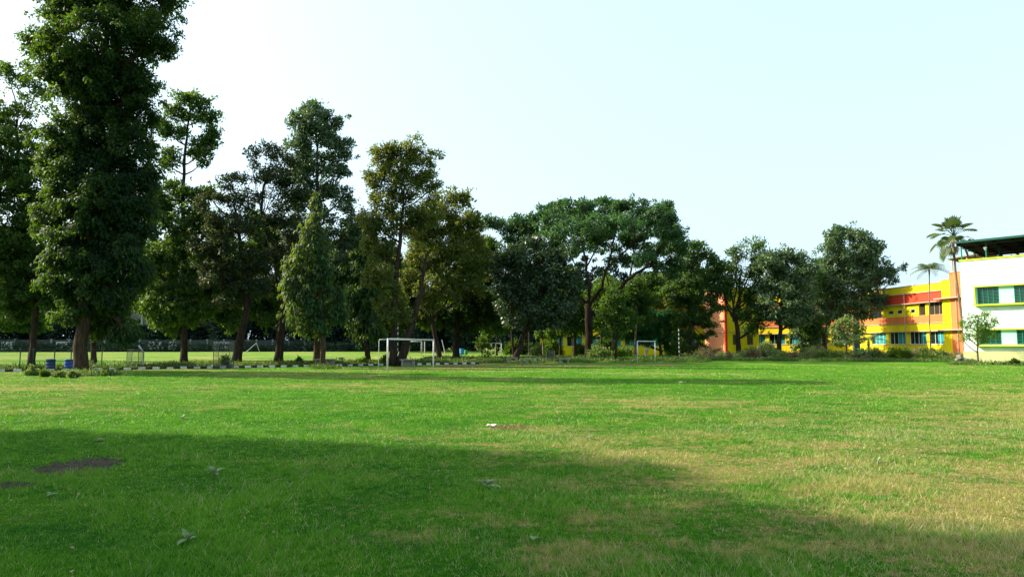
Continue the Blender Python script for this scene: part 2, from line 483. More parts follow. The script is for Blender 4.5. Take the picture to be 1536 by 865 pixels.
KA = np.array([-31.1, 41.5]); KB = np.array([-2.8, 59.6])
KD = (KB - KA) / np.linalg.norm(KB - KA); KN = np.array([-KD[1], KD[0]])   # KN points away from the camera
KS = KA - KD * 16; KL = np.linalg.norm(KB - KS)
def kp(t, off=0.0):
    """point on the kerb line t metres from its left end, off metres behind it"""
    p = KS + KD * t + KN * off
    return p
a, b, c_, d_ = kp(-2, .14), kp(KL + 12, .14), kp(KL + 12, 2.2), kp(-2, 2.2)
patch_sheet('path', [a, b, c_, d_], M['dirt'], .006, 3, .08, 60)
mb = MB(); rg = random.Random(5)
n = int(KL / .42)
for i in range(n):
    t0 = i * .42; t1 = t0 + .40
    h = .155 + rg.uniform(-.02, .02); o_ = rg.uniform(-.012, .012)
    P = [kp(t0, o_), kp(t1, o_), kp(t1, .12 + o_), kp(t0, .12 + o_)]
    vs = [(p[0], p[1], -.02) for p in P] + [(p[0] * 1, p[1] * 1, h) for p in P]
    mb.add(vs, [(3, 2, 1, 0), (4, 5, 6, 7), (0, 1, 5, 4), (1, 2, 6, 5), (2, 3, 7, 6), (3, 0, 4, 7)], i % 2)
tag(mb.build('kerb', [M['kerb_white'], M['black_paint']], bevel=.012), kind='structure')
patch_sheet('worn_track', [G(742, 551), G(1010, 548), G(1035, 545.5), G(900, 546.5), G(742, 547.5)], M['dirt'], .005, 8, .3, 14)
patch_sheet('bare_soil', [G(655, 551), G(742, 550.5), G(735, 546.5), G(665, 546.5)], M['dirt'], .008, 9, .25, 8)
SOIL = [([G(62, 700), G(110, 693), G(180, 690), G(176, 694), G(120, 703), G(75, 711)], 10),
        ([G(-20, 728), G(28, 724), G(40, 728), G(15, 733), G(-20, 733)], 11)]
for pts, sd in SOIL:
    patch_sheet('soil_patch', pts, M['soil'], .006, sd, .12, 14, .015)
    c0 = np.mean(pts, axis=0); r0_ = np.ptp(pts, axis=0) / 2; rgs = random.Random(sd + 50); mb = MB()
    for i in range(520):
        a = rgs.uniform(0, 6.283); q = rgs.random() ** .5 * rgs.uniform(.7, 1.35)
        cx = c0[0] + math.cos(a) * q * r0_[0]; cy = c0[1] + math.sin(a) * q * r0_[1]; rr = rgs.uniform(.012, .045)
        ring = [(cx + rr * rgs.uniform(.7, 1.2) * math.cos(k * 1.2566), cy + rr * rgs.uniform(.7, 1.2) * math.sin(k * 1.2566), 0) for k in range(5)]
        mb.add(ring + [(cx + rgs.uniform(-.3, .3) * rr, cy + rgs.uniform(-.3, .3) * rr, rr * rgs.uniform(.5, .95) + .006)], [(k, (k + 1) % 5, 5) for k in range(5)])
    tag(mb.build('soil_clods', M['soil']), 'loose dark clods of the dug soil patch ' + ('on the left of the lawn' if sd == 10 else 'at the left edge of the lawn'), 'soil', kind='stuff')

# ------------------------------------------------------------------ grass blades
def make_grass():
    rng = np.random.default_rng(7)
    VV = []; TT = []
    bands = [(3.6, 6, 800, 9, .0046, 1.0), (6, 9, 560, 8, .006, 1.0), (9, 14, 290, 7, .009, 1.0),
             (14, 22, 120, 6, .015, 1.05), (22, 34, 42, 6, .026, 1.1), (34, 56, 13, 5, .045, 1.2)]
    for y0, y1, dens, nb, w, hs_ in bands:
        x1 = .80 * y1 + 1.5
        n = int(dens * (2 * x1) * (y1 - y0))
        x = rng.uniform(-x1, x1, n); y = rng.uniform(y0, y1, n)
        k = np.abs(x) < .80 * y + 1.5
        x, y = x[k], y[k]
        # leave the dug soil mostly bare
        for pts, sd in SOIL:
            c = np.mean(pts, axis=0); r = np.ptp(pts, axis=0) / 2
            q = ((x - c[0]) / (r[0] + .03)) ** 2 + ((y - c[1]) / (r[1] + .03)) ** 2 < 1.15 * rng.random(len(x)) * (rng.random(len(x)) < .9)
            x, y = x[~q], y[~q]
        # tufts: height swells and thins in drifts a metre or two across
        h = (.029 + .011 * np.sin(x * 1.9 + 1.3 * np.sin(y * 1.1)) + .010 * np.sin(y * 2.7 + 1.7 * np.sin(x * 1.4))
             + .007 * np.sin(x * 7.1 + y * 5.3))
        h = np.clip(h, .014, None) * hs_
        tt = rng.random(len(x))
        x = np.repeat(x, nb); y = np.repeat(y, nb); h = np.repeat(h, nb); tt = np.repeat(tt, nb)
        m = len(x)
        ang = rng.uniform(0, 2 * np.pi, m); rr = rng.random(m) ** .6 * (.03 + w * 2)
        bx = x + np.cos(ang) * rr; by = y + np.sin(ang) * rr
        hh = h * rng.uniform(.5, 1.45, m)
        # straw: thick on the worn right side, thinned at left to deepen its shade
        bl = .5 + .5 * np.sin(bx * .9 + 2.1 * np.sin(by * .63 + 1)) * np.sin(by * 1.15 + 1.3 * np.sin(bx * .47))
        pdry = .003 + .10 / (1 + np.exp(-(bx - .5) / 2.2)) * bl
        pdry = pdry * (1 if y0 < 14 else .35 if y0 < 22 else .1)
        tall = rng.random(m) < pdry
        hh[tall] *= rng.uniform(1.0, 2.0, tall.sum())
        yaw = rng.uniform(0, 2 * np.pi, m); ww = w * rng.uniform(.6, 1.3, m) * np.where(tall, 1.35, 1)
        lean = hh * rng.uniform(.25, 1.25, m); la = ang + rng.normal(0, .9, m)
        A = np.stack([bx - np.cos(yaw) * ww / 2, by - np.sin(yaw) * ww / 2, np.full(m, -.004)], -1)
        B_ = np.stack([bx + np.cos(yaw) * ww / 2, by + np.sin(yaw) * ww / 2, np.full(m, -.004)], -1)
        T_ = np.stack([bx + np.cos(la) * lean, by + np.sin(la) * lean, hh], -1)
        VV.append(np.stack([A, B_, T_], 1).reshape(-1, 3))
        ti = np.clip(.62 * tt + .38 * rng.random(m), 0, .88)
        ti[tall & (rng.random(m) < .85)] = .97
        s = rng.random(m) < .012 + pdry * 1.5
        ti[s] = .95
        TT.append(np.repeat(ti, 3))
    V = np.concatenate(VV); T = np.concatenate(TT)
    Fc = np.arange(len(V)).reshape(-1, 3)
    o = link('grass', np_mesh('grass', V, Fc, 3, {'tint': T}), M['blade'])
    tag(o, 'short mown lawn grass, green with straw coloured dry patches', 'grass', kind='stuff')
make_grass()

# ================================================================== TREES
def unit(a):
    return a / np.maximum(np.linalg.norm(a, axis=-1, keepdims=True), 1e-9)

def leaves_np(rng, P, Dv, L, Wd, tint, droop=0.0, flat=.5, face=None):
    """diamond leaves with a slight fold; P (n,3) foot of the leaf, Dv (n,3) its direction"""
    n = len(P)
    Dv = unit(Dv + np.array([0, 0, -droop]))
    Nr = rng.normal(0, 1, (n, 3)); Nr[:, 2] = np.abs(Nr[:, 2]) * (1 + flat) + flat
    if face is not None: Nr = Nr * .42 + unit(face) * 1.05   # leaves look outwards from their bough
    side = unit(np.cross(Dv, Nr)); up = np.cross(side, Dv)
    L = L[:, None]; Wd = Wd[:, None]
    tip = P + Dv * L - up * L * .12
    mid = P + Dv * L * .48
    l = mid + side * Wd * .5 + up * Wd * .14
    r = mid - side * Wd * .5 + up * Wd * .14
    V = np.stack([P, r, tip, l], 1).reshape(-1, 3)
    return V, np.repeat(tint, 4)

def crown_from_clumps(rng, cc, cr, crown_c, per, L, Wd, droop=0, flat=.5, squash=.75, spray=0.55, tintbase=.45, tint_amp=.32):
    n = len(cc)
    cnt = np.maximum(6, (per * (cr / cr.mean()) ** 2).astype(int))
    idx = np.repeat(np.arange(n), cnt)
    m = len(idx)
    d = unit(rng.normal(0, 1, (m, 3)))
    rad = rng.random(m) ** .5
    off = d * rad[:, None] * cr[idx][:, None]; off[:, 2] *= squash
    # twigs hanging out of the clump give it a ragged edge
    sp = rng.random(m) < .14
    off[sp] *= rng.uniform(1.1, 1.8, sp.sum())[:, None]
    P = cc[idx] + off
    out = unit(P - crown_c)
    Dv = d * spray + out * .45 + rng.normal(0, .45, (m, 3))
    ct = rng.normal(0, 1, n)
    tint = np.clip(tintbase + tint_amp * .6 * ct[idx] * .6 + rng.normal(0, tint_amp * .5, m), 0, 1)
    Lr = L * rng.uniform(.6, 1.35, m); Wr = Wd * rng.uniform(.7, 1.25, m)
    Dv = Dv - .55 * unit(off) * np.sum(Dv * unit(off), axis=1, keepdims=True)
    return leaves_np(rng, P, Dv, Lr, Wr, tint, droop, flat, off * np.array([1, 1, 1 / squash]) + out * cr[idx][:, None] * .35)

def bez(a, b, c, n):
    t = np.linspace(0, 1, n)[:, None]
    return (1 - t) ** 2 * a + 2 * t * (1 - t) * b + t ** 2 * c

def wob(rng, pts, amp):
    p = pts.copy()
    if len(p) > 2: p[1:-1] += rng.normal(0, amp, (len(p) - 2, 3))
    return p

def make_tree(name, label, base, trunk, blobs, leaf, barkm, seed, group=None, r0=.3, rtop=.05, clump=11, leafpx=5.2, lai=3.4,
              droop=0, flat=.5, squash=.75, tintbase=.45, tint_amp=.32, limbs=None, cat='tree', nsides=9, Y=None, shell=.35, twigs=7,
              crown_name='crown', ratio=.5, blob_limb=True, extra_trunks=(), flare=1.5, leafscale=1.0):
    """trunk: photo points (px, py[, dY]) from the foot up; blobs: (px, py, rx, ry[, dY, lai factor]) of foliage masses.
    Photo measures are turned into metres at the tree's own distance."""
    rng = np.random.default_rng(seed)
    g = G(*base) if Y is None else np.array([(base[0] - 768) / F0 * Y / 1.0, Y])
    Yb = g[1]; k = Yb / F0                       # metres per photo pixel at the tree
    root = empty(name, (g[0], g[1], 0), label, cat, group)
    o3 = np.array([g[0], g[1], 0.0])
    def W3(p, dflt=0):
        d = p[2] if len(p) > 2 else dflt
        return at(p[0], p[1], Yb + d) - o3
    tp = [np.array([0, 0, -.15]), np.array([0, 0, .0])]
    tl = [W3(p) for p in trunk]
    P0 = np.vstack(tp + tl)
    # resample trunk
    seg = np.linalg.norm(np.diff(P0, axis=0), axis=1); cs = np.concatenate([[0], np.cumsum(seg)])
    nn = max(8, int(cs[-1] / .8)); ts = np.linspace(0, cs[-1], nn)
    TP = np.stack([np.interp(ts, cs, P0[:, i]) for i in range(3)], -1)
    for _ in range(2): TP[1:-1] = .25 * TP[:-2] + .5 * TP[1:-1] + .25 * TP[2:]
    TP[2:-1] += rng.normal(0, r0 * .12, (nn - 3, 3)) * np.array([1, 1, 0])
    fr = ts / cs[-1]
    TR = r0 * (1 - fr) ** .8 + rtop * fr
    TR = TR * (1 + (flare - 1) * np.exp(-ts / (r0 * 2.2)))
    mb = MB()
    mb.tube([tuple(p) for p in TP], list(map(float, TR)), nsides)
    for et in extra_trunks:                       # (radius0, radius1, [(px,py,dY)...])
        pts = np.vstack([W3(p) for p in et[2]])
        sg = np.linalg.norm(np.diff(pts, axis=0), axis=1); c2 = np.concatenate([[0], np.cumsum(sg)])
        n2 = max(6, int(c2[-1] / .7)); t2 = np.linspace(0, c2[-1], n2)
        q = np.stack([np.interp(t2, c2, pts[:, i]) for i in range(3)], -1)
        for _ in range(2): q[1:-1] = .25 * q[:-2] + .5 * q[1:-1] + .25 * q[2:]
        q[1:-1] += rng.normal(0, et[0] * .15, (n2 - 2, 3))
        mb.tube([tuple(p) for p in q], list(np.linspace(et[0], et[1], n2)), 8)
    VV = []; TT = []
    BC = np.array([W3((b[0], b[1]), rng.normal(0, 1) * b[2] * k * .18) if len(b) < 5 or b[4] is None else at(b[0], b[1], Yb + b[4]) - o3 for b in blobs])
    cen = BC.mean(0)
    for bi, b in enumerate(blobs):
        rx, rz = b[2] * k * 1.1, b[3] * k * 1.12
        ry = min(rx, max(rz, rx * .7)) if rz < rx else rx
        f = b[5] if len(b) > 5 else 1.0
        c = BC[bi]
        cr0 = min(clump * k, rx * .8, rz * .9)
        nleaf = 1.75 * lai * f * math.pi * b[2] * b[3] / (leafpx ** 2 * ratio * .5) 
        ncl = max(4, int(math.pi * b[2] * b[3] / (clump ** 2) * 1.25 * max(.5, f)))
        d = unit(rng.normal(0, 1, (ncl, 3)))
        rad = (shell + (1 - shell) * rng.random(ncl)) ** .7 * rng.uniform(.85, 1.08, ncl)
        cc = c + d * rad[:, None] * np.array([max(rx - cr0 * .5, rx * .5), max(ry - cr0 * .5, ry * .5), max(rz - cr0 * .5, rz * .5)])
        cc[:, 2] = np.maximum(cc[:, 2], .5)
        cr = cr0 * rng.uniform(.65, 1.3, ncl)
        stray = rng.random(ncl) < .16
        cc[stray] = c + d[stray] * rng.uniform(1.0, 1.22, stray.sum())[:, None] * np.array([rx, ry, rz])
        cr[stray] = cr0 * rng.uniform(.3, .6, stray.sum())
        Lw = leafpx * k * leafscale
        V, T = crown_from_clumps(rng, cc, cr, (c * .6 + cen * .4), nleaf / ncl, Lw, Lw * ratio, droop, flat, squash,
                                 tintbase=tintbase, tint_amp=tint_amp)
        VV.append(V); TT.append(T)
        if not blob_limb: continue
        # limb from the trunk into the mass, twigs from the limb to the clumps
        hd = math.hypot(c[0] - np.interp(c[2], TP[:, 2], TP[:, 0]), c[1])
        za = min(max(c[2] - rz * .35 - hd * .65, TP[-1, 2] * .28), TP[-1, 2] * .97)
        j = int(np.argmin(np.abs(TP[:, 2] - za)))
        a = TP[j]; ra = TR[j] * .62
        midp = a * .5 + c * .5 + np.array([0, 0, -.12 * hd]) + (c - a) * np.array([.15, .15, 0])
        dist = np.linalg.norm(c - a)
        if dist > .6:
            q = wob(rng, bez(a, midp, c, max(5, int(dist / .8))), dist * .015)
            rl = max(.03, min(ra, .025 * dist + .03))
            mb.tube([tuple(p) for p in q], list(np.linspace(rl, .02 + .15 * rl, len(q))), 6, cap=False)
        else:
            q = np.array([a, c]); rl = ra
        for i in rng.choice(ncl, min(ncl, int(twigs + ncl * .25)), replace=False):
            s = q[rng.integers(len(q) // 3, len(q))]
            e = cc[i]; md = (s + e) / 2 + np.array([0, 0, -.08 * np.linalg.norm(e - s)])
            w = wob(rng, bez(s, md, e, 5), .05 * np.linalg.norm(e - s))
            r_ = max(.012, rl * .28)
            mb.tube([tuple(p) for p in w], list(np.linspace(r_, r_ * .35, 5)), 4, cap=False)
    for lm in (limbs or ()):
        pts = np.vstack([W3(p) for p in lm[2]])
        sg = np.linalg.norm(np.diff(pts, axis=0), axis=1); c2 = np.concatenate([[0], np.cumsum(sg)])
        n2 = max(5, int(c2[-1] / .6)); t2 = np.linspace(0, c2[-1], n2)
        q = np.stack([np.interp(t2, c2, pts[:, i]) for i in range(3)], -1)
        q[1:-1] = .25 * q[:-2] + .5 * q[1:-1] + .25 * q[2:]
        mb.tube([tuple(p) for p in wob(rng, q, lm[0] * .3)], list(np.linspace(lm[0], lm[1], n2)), 7, cap=False)
    mb.build('trunk', barkm, root, smooth=True)
    V = np.concatenate(VV); T = np.concatenate(TT)
    Fc = np.arange(len(V)).reshape(-1, 4)
    link(crown_name, np_mesh(crown_name, V, Fc, 4, {'tint': T}), leaf, root)
    return root

exec_trees = True
LD, LM_, LB, LO, LBR, LGR = M['leaf_dark'], M['leaf_mid'], M['leaf_bright'], M['leaf_olive'], M['leaf_brown'], M['leaf_grey']
BK, BG, BR = M['bark'], M['bark_grey'], M['bark_red']
ROW = 'tall trees in the row along the black and white kerb'

# the great tree at the left
make_tree('tall_tree', 'tallest tree, dense dark crown leaving the top of the picture, by the blue bins', (122, 561),
    [(122, 520), (125, 460), (135, 380), (150, 250), (158, 100), (163, 0), (166, -60)],
    [(170, -50, 70, 42), (150, -20, 85, 50), (215, 0, 58, 45), (90, 15, 35, 32), (225, 50, 45, 36), (140, 60, 85, 45), (62, 62, 33, 26), (240, 78, 26, 20),
     (150, 120, 70, 45), (95, 110, 40, 36), (205, 130, 36, 34), (150, 185, 70, 45), (105, 200, 40, 36), (195, 215, 40, 40), (145, 255, 72, 45), (100, 290, 42, 36), (195, 290, 42, 40),
     (150, 335, 75, 45), (95, 360, 36, 32), (190, 375, 34, 36), (130, 410, 62, 40), (90, 425, 32, 28), (175, 440, 36, 32), (70, 330, 24, 34), (75, 240, 24, 36), (215, 175, 22, 26), (222, 260, 20, 34), (215, 330, 22, 36), (212, 410, 22, 34), (150, 300, 60, 60), (140, 380, 60, 60), (155, 120, 60, 60), (150, 200, 50, 60), (155, 480, 45, 32, 1.5), (185, 500, 28, 18), (110, 465, 40, 24)],
    LD, BR, 101, ROW, flare=1.25, r0=.36, clump=13, lai=3.4, droop=.55, tintbase=.38, leafpx=6)
make_tree('spreading_tree', 'leaning slim dark trunk at the left edge under an open airy crown', (46, 555),
    [(50, 510), (54, 470), (50, 400), (30, 300), (25, 180)],
    [(20, 110, 34, 28, 0, .6), (0, 330, 50, 60), (30, 380, 50, 40), (10, 230, 50, 50, 0, .8), (20, 440, 46, 28), (40, 270, 40, 40, 0, .7), (50, 150, 32, 30, 0, .6), (-10, 170, 40, 40, 0, .7), (30, 215, 42, 34, 0, .6), (60, 255, 28, 30, 0, .6), (-5, 280, 44, 40, 0, .75), (45, 310, 36, 28, 0, .6), (10, 350, 46, 36, 0, .9), (-35, 240, 40, 60, 0, .9), (60, 380, 26, 22),
     (25, 405, 44, 32), (70, 430, 28, 26), (15, 445, 30, 26), (-35, 400, 40, 50), (30, 470, 22, 14), (85, 455, 22, 18), (-60, 330, 50, 80)],
    M['leaf_mid'], BK, 102, ROW, r0=.2, clump=10, lai=2.6, squash=.5, twigs=9)
make_tree('young_tree', 'thinner trunk just behind the thick trunk of the tallest tree', (141, 551), [(140, 500), (136, 440), (140, 380)],
    [(140, 420, 45, 35), (160, 470, 40, 28), (120, 380, 30, 30)], LD, BK, 103, ROW, r0=.2, lai=2.6)
make_tree('slender_tree', 'slender tree with a yellowish tufted top, bare stem below it and a dark lower crown', (276, 547),
    [(277, 490), (276, 400), (274, 300), (277, 230), (285, 160)],
    [(288, 152, 28, 16), (300, 232, 22, 11), (252, 246, 18, 10), (318, 212, 18, 13), (245, 188, 14, 12), (268, 172, 22, 16), (305, 175, 26, 15), (322, 200, 15, 12), (262, 200, 24, 14), (300, 215, 22, 12, None, .8), (255, 232, 15, 10, None, .8), (300, 245, 14, 9, None, .6),
     (235, 300, 24, 22), (222, 390, 22, 30), (328, 430, 18, 26), (250, 480, 24, 12), (262, 288, 32, 20), (300, 292, 26, 18), (238, 320, 24, 26), (280, 330, 42, 28), (315, 340, 24, 24), (260, 375, 44, 30), (305, 385, 30, 28), (250, 420, 36, 28), (295, 430, 36, 26), (235, 455, 22, 16), (275, 468, 42, 22), (310, 462, 20, 16)],
    M['leaf_mid'], BK, 104, ROW, r0=.26, clump=9, lai=3.2, tintbase=.5)
make_tree('bent_tree', 'brownish tree whose trunk curves up to the right beside a wire tree guard', (354, 548),
    [(358, 515), (368, 480), (372, 440), (368, 410), (360, 360), (350, 300)],
    [(345, 275, 24, 14, 0, .6), (318, 300, 26, 20, 0, .7), (355, 305, 28, 18, 0, .7), (335, 335, 36, 24, 0, .8), (375, 345, 26, 24, 0, .8), (315, 365, 30, 26), (350, 380, 36, 26), (385, 392, 24, 24), (325, 410, 30, 24), (360, 422, 32, 22), (345, 450, 30, 16, 0, .7), (390, 430, 16, 20)],
    LBR, BK, 105, ROW, r0=.34, clump=8, lai=2.5, leafpx=4.4, tintbase=.4)
make_tree('forked_tree', 'forked dark trunk leaning left with bare limbs showing through a brownish airy crown', (417, 547),
    [(421, 500), (427, 445), (412, 400), (402, 350), (393, 328)],
    [(400, 228, 26, 14, 0, .75), (378, 240, 16, 12, 0, .6), (430, 240, 24, 16, 0, .8), (385, 262, 24, 16, 0, .5), (415, 265, 34, 20), (440, 290, 28, 22), (400, 300, 24, 16, 0, .45), (355, 268, 16, 9, 0, .5), (362, 290, 18, 12, 0, .4), (425, 325, 30, 22), (448, 350, 26, 24), (375, 320, 14, 12, 0, .4), (425, 380, 24, 20), (400, 420, 20, 24, 0, .6), (440, 420, 26, 24)],
    LBR, BK, 106, ROW, r0=.33, clump=8, lai=2.5, leafpx=4.4, tintbase=.45,
    limbs=[(.12, .04, [(393, 328), (372, 312), (350, 303), (342, 290)]), (.13, .04, [(393, 328), (392, 300), (402, 262), (408, 232)]), (.10, .03, [(397, 342), (415, 320), (428, 300)]), (.08, .03, [(372, 312), (372, 290), (366, 275)])])
make_tree('tall_tree', 'dark tree with a domed top, highest in the middle of the row, reddish trunk', (475, 545),
    [(476, 490), (478, 420), (477, 330), (476, 250), (474, 180)],
    [(474, 166, 24, 16), (456, 185, 26, 18), (498, 185, 26, 18), (475, 205, 40, 20), (448, 222, 22, 16), (508, 220, 22, 18), (480, 245, 42, 20), (518, 232, 14, 7, None, .8), (450, 258, 24, 18), (505, 258, 22, 14, None, .8), (482, 285, 32, 18), (455, 300, 26, 20),
     (515, 292, 20, 14, None, .8), (500, 320, 36, 18, None, .8), (450, 340, 34, 24), (530, 335, 22, 18, None, .8), (500, 355, 34, 22), (545, 350, 22, 18, None, .8), (450, 390, 36, 26), (505, 400, 36, 28), (540, 390, 26, 24), (450, 440, 28, 26), (515, 450, 30, 26), (440, 480, 24, 18)],
    M['leaf_fig'], BR, 107, ROW, r0=.28, clump=9, lai=3.2, tintbase=.35)
make_tree('weeping_tree', 'narrow pointed tree with drooping bright green foliage, standing before two benches', (484, 552),
    [(484, 500), (480, 440), (476, 360), (473, 300)],
    [(473, 300, 6, 14), (472, 322, 11, 14), (466, 345, 17, 16), (478, 355, 14, 14), (462, 372, 24, 18), (486, 380, 18, 18), (450, 400, 26, 20), (486, 412, 22, 16), (436, 428, 17, 22), (470, 435, 30, 22), (506, 438, 14, 18), (455, 462, 28, 22), (490, 468, 28, 24), (470, 490, 26, 16), (512, 470, 9, 18)],
    M['leaf_weep'], BR, 108, ROW, r0=.19, clump=6.5, lai=2.5, tint_amp=.5, droop=1.5, squash=1.3, tintbase=.22, leafpx=6.5, ratio=.36, flare=1.3)
make_tree('weeping_tree', 'short column of hanging green leaves between the pointed tree and the goal', (552, 546),
    [(550, 510), (547, 470), (544, 400)],
    [(540, 385, 15, 14), (530, 405, 16, 18), (552, 408, 18, 18), (540, 435, 26, 20), (528, 455, 15, 20), (560, 450, 20, 22), (545, 478, 26, 20), (565, 490, 18, 18), (535, 500, 14, 10)],
    M['leaf_weep'], BK, 109, ROW, r0=.24, clump=8, lai=3.4, droop=1.5, squash=1.3, tintbase=.38, leafpx=6.5, ratio=.36)
make_tree('broad_tree', 'large olive tree behind the goal with an upright rounded top and two crossing trunks', (589, 549),
    [(591, 500), (592, 440), (600, 360), (606, 280)],
    [(600, 222, 30, 14, None, .8), (572, 238, 22, 18), (630, 236, 26, 18, None, .75), (600, 250, 40, 20), (566, 268, 20, 18), (645, 258, 18, 14, None, .55), (615, 278, 40, 20), (655, 275, 12, 9, None, .5), (580, 300, 32, 20), (560, 330, 26, 24), (600, 330, 40, 24), (640, 320, 28, 24), (620, 206, 14, 6, None, .35), (655, 235, 14, 10, None, .3), (570, 370, 28, 26), (575, 415, 32, 28), (590, 460, 30, 26)],
    LO, BK, 110, ROW, r0=.3, clump=8.5, lai=2.9, leafpx=4.6, tintbase=.45, extra_trunks=[(.38, .1, [(600, 551, 0), (607, 520, 0), (620, 480, .5), (633, 430, .8), (640, 380, 1)])])
make_tree('broad_tree', 'olive brown tree with curved forking trunk seen through the goal, yellowish right shoulder', (661, 544),
    [(655, 510), (646, 480), (650, 430), (655, 360)],
    [(672, 296, 26, 15, None, .8), (700, 300, 17, 14, None, .75), (650, 316, 28, 16), (690, 325, 32, 20), (630, 345, 34, 22), (675, 352, 38, 24), (712, 345, 16, 20), (640, 385, 36, 26), (690, 392, 36, 28), (720, 380, 16, 26), (620, 420, 26, 22), (665, 430, 38, 24), (640, 455, 24, 18, None, .8), (712, 425, 20, 20)],
    M['leaf_olive'], BK, 111, ROW, r0=.24, clump=8.5, lai=3.0, leafpx=4.6, tintbase=.58,
    limbs=[(.12, .05, [(646, 483), (660, 470), (672, 450), (680, 420)]), (.14, .05, [(646, 483), (632, 470), (622, 440)])])
make_tree('dark_tree', 'straight dark trunk and heavy shaded crown right of the goal', (684, 541),
    [(685, 500), (688, 440), (692, 380)],
    [(700, 375, 32, 30), (725, 400, 26, 34), (690, 420, 38, 26), (720, 450, 30, 26), (690, 465, 34, 22), (660, 470, 22, 18), (735, 470, 22, 20), (705, 490, 24, 12, None, .7)],
    LD, BK, 112, ROW, r0=.34, clump=11, lai=3.4, tintbase=.3)
make_tree('glossy_tree', 'round grey green glossy tree with a right leaning trunk, left of the umbrella shaped tree', (771, 543.5),
    [(778, 520), (790, 495), (800, 470), (805, 420), (800, 370)],
    [(795, 366, 22, 12, None, .9), (770, 382, 26, 18), (822, 380, 30, 18), (797, 395, 46, 22), (755, 405, 20, 22), (845, 402, 28, 22), (765, 430, 28, 22), (805, 430, 46, 24), (850, 432, 24, 24), (768, 458, 24, 18), (810, 462, 46, 22), (848, 462, 24, 18), (790, 484, 34, 10, None, .8), (835, 484, 24, 8, None, .8)],
    LGR, BK, 113, ROW, r0=.3, clump=9, lai=3.3, leafpx=5.2, tintbase=.42, extra_trunks=[(.14, .07, [(772, 540, 0), (769, 515, 0), (766, 485, 0), (768, 450, 0)])])
make_tree('umbrella_tree', 'wide flat-topped umbrella shaped tree with thick dark trunk and long limb reaching right', (883, 540),
    [(884, 505), (883, 470), (881, 455)],
    [(760, 338, 34, 14, 3), (735, 332, 14, 10, 2), (800, 328, 28, 12, 0), (835, 312, 30, 12, 4), (865, 308, 34, 11, -3), (905, 306, 34, 11, 3), (945, 309, 34, 11, -2), (985, 314, 26, 11, 2), (1004, 305, 12, 8, 0, .8), (830, 332, 40, 12, -4, .8), (875, 326, 40, 11, 5, .8), (920, 330, 42, 12, -5, .8), (965, 332, 38, 12, 4, .8), (1000, 332, 20, 12, -2),
     (785, 350, 34, 12, 5, .7), (825, 352, 30, 10, -6, .5), (995, 352, 32, 14, -3), (950, 352, 36, 10, 6, .6), (900, 352, 30, 9, -7, .4), (1018, 372, 22, 16, 0), (985, 376, 30, 14, 3), (1012, 395, 20, 14, 0), (960, 385, 24, 12, -4, .6), (775, 368, 26, 14, 3), (920, 375, 26, 9, 4, .5), (875, 372, 24, 9, -5, .5), (1000, 412, 16, 9, 1, .7), (790, 340, 24, 16, 2), (868, 322, 26, 16, 2), (912, 321, 26, 16, -2), (950, 322, 26, 16, 2), (985, 326, 24, 15, -1), (830, 322, 22, 15, 1), (1000, 345, 24, 18, 0), (970, 395, 22, 14, 4, .8), (850, 372, 30, 18, 6), (876, 394, 18, 10, 6, .7), (900, 352, 30, 16, 6), (850, 345, 50, 16, 8), (930, 345, 50, 16, 9), (895, 338, 60, 14, -9), (890, 365, 40, 14, 10), (820, 372, 34, 16, 6), (960, 362, 40, 16, 8), (930, 390, 30, 14, 7, .8), (1010, 355, 24, 16, 6)],
    M['leaf_rain'], M['bark_black'], 114, ROW, r0=.42, rtop=.34, clump=8.5, lai=3.0, squash=.55, flat=.8, leafpx=4.6, tintbase=.45, blob_limb=False, flare=1.25,
    limbs=[(.30, .07, [(883, 475), (905, 462), (925, 440), (945, 415), (968, 402), (985, 378), (1000, 350)]), (.22, .05, [(881, 460), (868, 445), (850, 425), (830, 395), (805, 360), (785, 340)]),
           (.22, .05, [(881, 458), (885, 430), (880, 400, 2), (872, 360, 3), (862, 320, 3)]), (.20, .05, [(883, 460), (900, 435, -1), (912, 400, -2), (920, 360, -3), (930, 325, -3)]),
           (.13, .04, [(850, 425), (845, 395, 3), (838, 350, 4), (835, 318, 4)]), (.12, .04, [(945, 415), (950, 390, 2), (952, 350, 3), (950, 318, 2)]), (.12, .04, [(912, 400, -2), (935, 380, 0), (962, 350, 2), (985, 322, 2)]),
           (.10, .03, [(968, 402), (995, 398), (1015, 385)]), (.10, .03, [(830, 395), (800, 385, 3), (770, 350, 3)]), (.1, .03, [(880, 400, 2), (900, 365, 3), (908, 320, 3)]), (.1, .03, [(868, 445), (870, 415, -4), (850, 370, -5), (838, 335, -4)]), (.14, .05, [(883, 470), (900, 458, 2), (915, 425, 3), (905, 405, 3)])])
MIDG = 'trees standing between the pitch and the yellow school'
make_tree('fern_leaved_tree', 'low spreading tree with feathery bluish green layers behind the small goal', (992, 536),
    [(990, 520), (986, 495)],
    [(985, 474, 34, 9), (955, 484, 22, 10), (1005, 486, 22, 11), (975, 492, 40, 10), (948, 503, 16, 10), (995, 505, 30, 11), (965, 508, 20, 9, None, .8), (1005, 520, 14, 9, None, .8)],
    M['leaf_feather'], BR, 115, MIDG, r0=.22, clump=6, lai=3.6, squash=.4, flat=1.2, leafpx=4.2, tintbase=.5, ratio=.3)
make_tree('young_tree', 'thin dark stemmed young tree left of the small goal', (924, 542),
    [(924, 520), (925, 490), (927, 460)],
    [(928, 450, 22, 16, None, .9), (912, 470, 18, 16), (940, 475, 20, 16), (925, 490, 22, 12), (910, 498, 10, 8, None, .7)],
    M['leaf_mid'], BK, 116, MIDG, r0=.14, clump=7, lai=2.8, leafpx=4.4, tintbase=.6)
